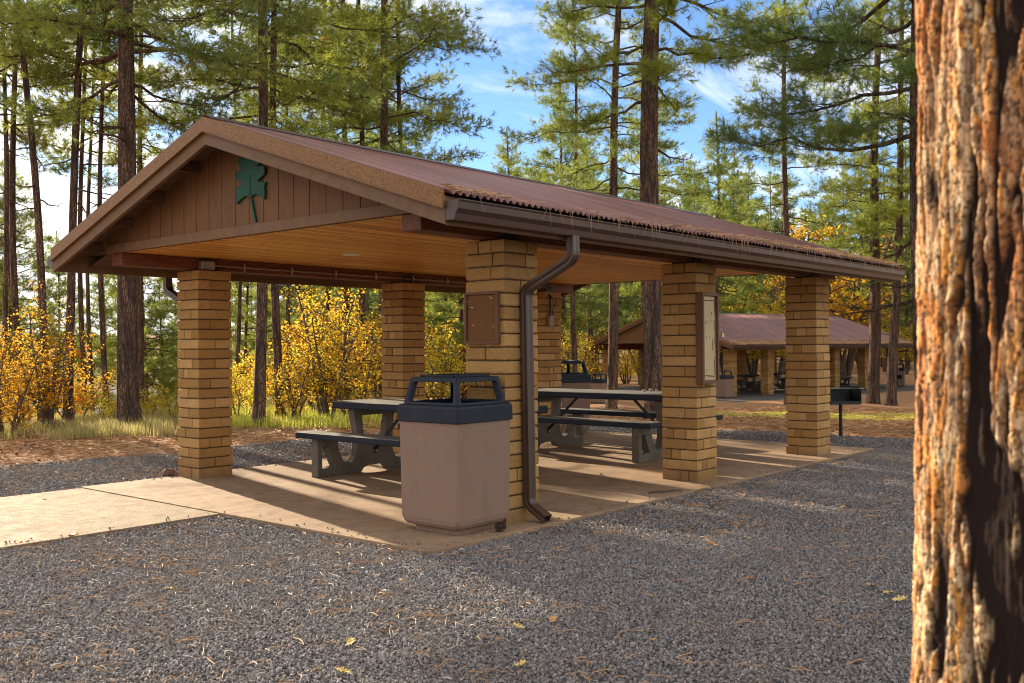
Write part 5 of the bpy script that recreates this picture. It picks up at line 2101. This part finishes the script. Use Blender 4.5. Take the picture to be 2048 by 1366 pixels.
def leaf_at(px, py, size, mat, rz, label, seed, zoff=0.0, group="fallen leaves"):
    # intersection of the view ray with the ground
    X = (px - 1024) / 1949.12
    Yp = (py - 683) / 1949.12
    d = Fw + X * Rr - Yp * Ur
    t = (CAM[2] + 0.02 - zoff) / -d[2]
    p = CAM + d * t
    o = fallen_leaf(seed, size).build("fallen_leaf", mat, smooth=True)
    o.location = (p[0], p[1], (ground_z(p[0], p[1]) + 0.022) if not zoff else 0.003)
    o.rotation_euler = (0.15, 0.1, rz)
    tag(o, label, "leaf", group)


F1_, F2_, F3_ = MAT["fleaf"], MAT["fleaf2"], MAT["fleaf3"]
for k, (px, py, sz, mt, lb) in enumerate((
        (1424, 1092, 0.055, F1_, "large tan oak leaf on the shaded gravel before the middle pillar"),
        (1745, 1176, 0.055, F1_, "tan leaf near the foreground trunk, left of two paler leaves"),
        (1776, 1190, 0.05, F2_, "upright pale yellow leaf beside the foreground trunk"),
        (1797, 1204, 0.055, F2_, "pale yellow leaf touching the foreground trunk edge"),
        (1105, 1245, 0.045, F1_, "curled tan leaf with a darker twin in the shaded gravel"),
        (1037, 1258, 0.04, F2_, "pale leaf low in the middle of the gravel"),
        (1305, 1265, 0.035, F1_, "small brown leaf in the shaded gravel right of centre"),
        (1306, 1285, 0.03, F1_, "smallest brown leaf just below the small brown leaf"),
        (1040, 1335, 0.04, F2_, "pale leaf at the bottom edge of the photo"),
        (700, 1290, 0.045, F2_, "large yellow leaf on sunlit gravel low in the photo"),
        (686, 1349, 0.045, F2_, "yellow leaf at the bottom edge, below the large yellow leaf"),
        (338, 1181, 0.042, F2_, "yellow leaf alone on the gravel below the walkway corner"),
        (146, 1126, 0.032, F3_, "bright orange leaf on the gravel below the walkway"),
        (142, 1075, 0.06, F3_, "orange leaf caught at the walkway edge"),
        (42, 1090, 0.032, F3_, "bright orange leaf at the walkway edge near the left border"),
        (92, 1002, 0.035, F3_, "orange leaf lying far left beyond the walkway"),
        (524, 1036, 0.03, F2_, "yellow leaf on the slab edge beside the walkway corner"),
        (1500, 1160, 0.03, F3_, "little orange leaf on the shaded gravel below the sunlit patch"),
        (1684, 1017, 0.04, F1_, "tan leaf on the gravel beyond the sunlit patch"))):
    leaf_at(px, py, sz, mt, k * 1.3, lb, 100 + k, 0.0)

b = MB()
b.tube([(1.98, -0.02, 0.009), (2.06, -0.05, 0.014), (2.14, -0.11, 0.010), (2.22, -0.13, 0.016), (2.30, -0.19, 0.010)], [0.007, 0.010, 0.008, 0.009, 0.005], 7)
o = b.build("stick", MAT["oakbark"], smooth=True)
tag(o, "short dark stick on the slab left of the middle pillar", "stick")


def cone_mesh():
    b = MB()
    rng = np.random.default_rng(3)
    b.tube([(0, 0, 0.0), (0, 0, 0.02), (0, 0, 0.06), (0, 0, 0.085)], [0.012, 0.022, 0.018, 0.004], 10)
    for k in range(90):
        t = k / 90
        an = k * 2.399
        r_ = 0.034 * math.sin(math.pi * (0.18 + 0.75 * t)) + 0.004
        z = 0.005 + 0.08 * t
        c_, s_ = math.cos(an), math.sin(an)
        sc = 0.010
        V = [(c_ * r_ * 0.5, s_ * r_ * 0.5, z), (c_ * r_ - s_ * sc, s_ * r_ + c_ * sc, z + 0.002), (c_ * (r_ + 0.006), s_ * (r_ + 0.006), z + 0.008), (c_ * r_ + s_ * sc, s_ * r_ - c_ * sc, z + 0.002)]
        b.add(V, np.array([[0, 1, 2, 3]]))
    return b


o = cone_mesh().build("pine_cone", MAT["oakbark"])
o.location = (-0.27, -0.12, 0.036)
o.rotation_euler = (1.5, 0.2, 0.6)
tag(o, "dark pine cone tucked against the foot of the front bin", "pine cone")


# ------------------------------------------------------------------ foreground trunk
def big_trunk():
    TRK = 2.3
    D_ = 1.95
    r_ = 0.36
    cxp = 1846 + r_ / D_ * 1949 * 1.03
    x, y = PX(cxp, D_)
    root = empty("pine_tree", (x, y, -0.05))
    H = 3.6

    def bark(A_, Z_):
        ca, sa = np.cos(A_), np.sin(A_)
        u = A_ * r_
        w1 = fbm(ca * 4, sa * 4, Z_ * 2.2, 5, 4)
        w2 = fbm(ca * 4 + 9, sa * 4, Z_ * 2.2, 8, 4)
        w3 = fbm(ca * 13, sa * 13, Z_ * 9, 71, 4)
        w4 = fbm(ca * 13 + 5, sa * 13, Z_ * 9, 75, 4)
        n1_ = fbm(ca * 4.0 + w3 * 0.16 + w1 * 0.28, sa * 4.0 + w3 * 0.16 + w2 * 0.28, Z_ * 1.3 + w1 * 0.2, 25, 3)
        n2_ = fbm(ca * 6.5 + 4 + w4 * 0.16, sa * 6.5 + w1 * 0.2, Z_ * 2.8 + w2 * 0.2, 29, 3)
        brk = 0.35 + 0.65 * ss(-0.25, 0.35, fbm(ca * 3, sa * 3, Z_ * 2.4, 55, 3))
        plate = 1 - (1 - ss(0.01, 0.22, np.abs(n1_)) * (0.25 + 0.75 * ss(0.01, 0.20, np.abs(n2_)))) * brk
        fid = hsh((n1_ > 0).astype(np.int64), (n2_ > 0).astype(np.int64), (Z_ * 2.2 + w1 * 0.6).astype(np.int64), 4)
        t1 = (fbm(ca * 10, sa * 10, Z_ * 5.0, 41, 5) + 0.35 * w3) * 3.4
        q1 = np.floor(t1)
        e1 = ss(0.0, 0.20, t1 - q1)
        t2 = (fbm(ca * 24, sa * 24, Z_ * 13, 51, 4)) * 2.8
        q2 = np.floor(t2)
        e2 = ss(0.0, 0.26, t2 - q2)
        g1, g2, gid = worley(u / 0.024 + w3 * 1.3 + w1 * 0.6, Z_ / 0.060 + w4 * 1.2, 19)
        e3 = ss(0.03, 0.20, g2 - g1)
        fine = fbm(ca * 60, sa * 60, Z_ * 50, 91, 3)
        hgt = plate * 0.018 + plate * (q1 + e1) * 0.0020 + plate * (q2 + e2) * 0.0012 + plate * e3 * (0.0015 + 0.0028 * gid) + fine * 0.0010 + w1 * 0.004
        rad = r_ * (1 + 0.10 * np.exp(-(Z_ + 0.1) / 0.5) - 0.018 * Z_) + hgt - 0.020
        gap = np.minimum(np.minimum(0.1 + 0.9 * e1, 0.35 + 0.65 * e2), 0.42 + 0.58 * e3)
        tone = hsh(q1.astype(np.int64) + 50, (fid * 997).astype(np.int64), q2.astype(np.int64) * 0, 3)
        tone = 0.45 * tone + 0.55 * gid
        return rad, plate, gap, tone

    m = Mt("old_pine_bark", 0.95, 0.05)
    at = []
    for nm in ("plate", "gap", "tone"):
        a1 = m.t.nodes.new("ShaderNodeAttribute")
        a1.attribute_name = nm
        at.append(a1.outputs["Fac"])
    n1 = m.noise(4, 5, 0.6, v=m.vec((1, 1, 0.4)))
    n2 = m.noise(90, 5, 0.75)
    pc = m.ramp(at[2], [(0.0, (0.13, 0.070, 0.042)), (0.25, (0.42, 0.25, 0.13)), (0.5, (0.70, 0.54, 0.34)), (0.75, (0.62, 0.28, 0.065)), (1.0, (0.34, 0.12, 0.04))])
    pc = m.mix(m.ramp(n1, [(0.42, 0.0), (0.58, 0.75)]), pc, (0.44, 0.15, 0.045))
    pc = m.mix(m.ramp(n2, [(0.36, 0.7), (0.52, 0.0)]), pc, (0.10, 0.055, 0.035))
    pc = m.mix(m.ramp(at[1], [(0.30, 0.95), (0.85, 0.0)]), pc, (0.060, 0.032, 0.022))
    c = m.mix(m.ramp(at[0], [(0.40, 0.0), (0.92, 1.0)]), (0.024, 0.015, 0.012), pc)
    m.color(c).bump(n2, 0.6, 0.005)
    for nm0, z0_, z1_, nA, nZ in (("trunk", 0.45, 2.35, 800, 860), ("trunk_base", -0.15, 0.45, 300, 110), ("upper_trunk", 2.35, 9.0, 260, 500)):
        an = np.linspace(0, 2 * math.pi, nA, endpoint=False)
        A_, Z_ = np.meshgrid(an, np.linspace(z0_, z1_, nZ))
        rad, plate, gap, tone = bark(A_, Z_)
        V = np.stack([rad * np.cos(A_), rad * np.sin(A_), Z_], -1).reshape(-1, 3)
        i_, j_ = np.meshgrid(np.arange(nZ - 1), np.arange(nA), indexing="ij")
        a_ = (i_ * nA + j_).ravel()
        c_ = (i_ * nA + (j_ + 1) % nA).ravel()
        b = MB()
        b.add(V, np.stack([a_, c_, c_ + nA, a_ + nA], -1))
        o = b.build(nm0, m.m, root, smooth=True)
        for nm, arr in (("plate", plate), ("gap", gap), ("tone", tone)):
            t_ = o.data.attributes.new(nm, "FLOAT", "POINT")
            t_.data.foreach_set("value", arr.ravel().astype(np.float32))
        o.rotation_euler = (0, 0, math.atan2(Fw[1], Fw[0]) + TRK)
    tag(root, "huge orange plated pine trunk in the right foreground", "pine tree")


big_trunk()
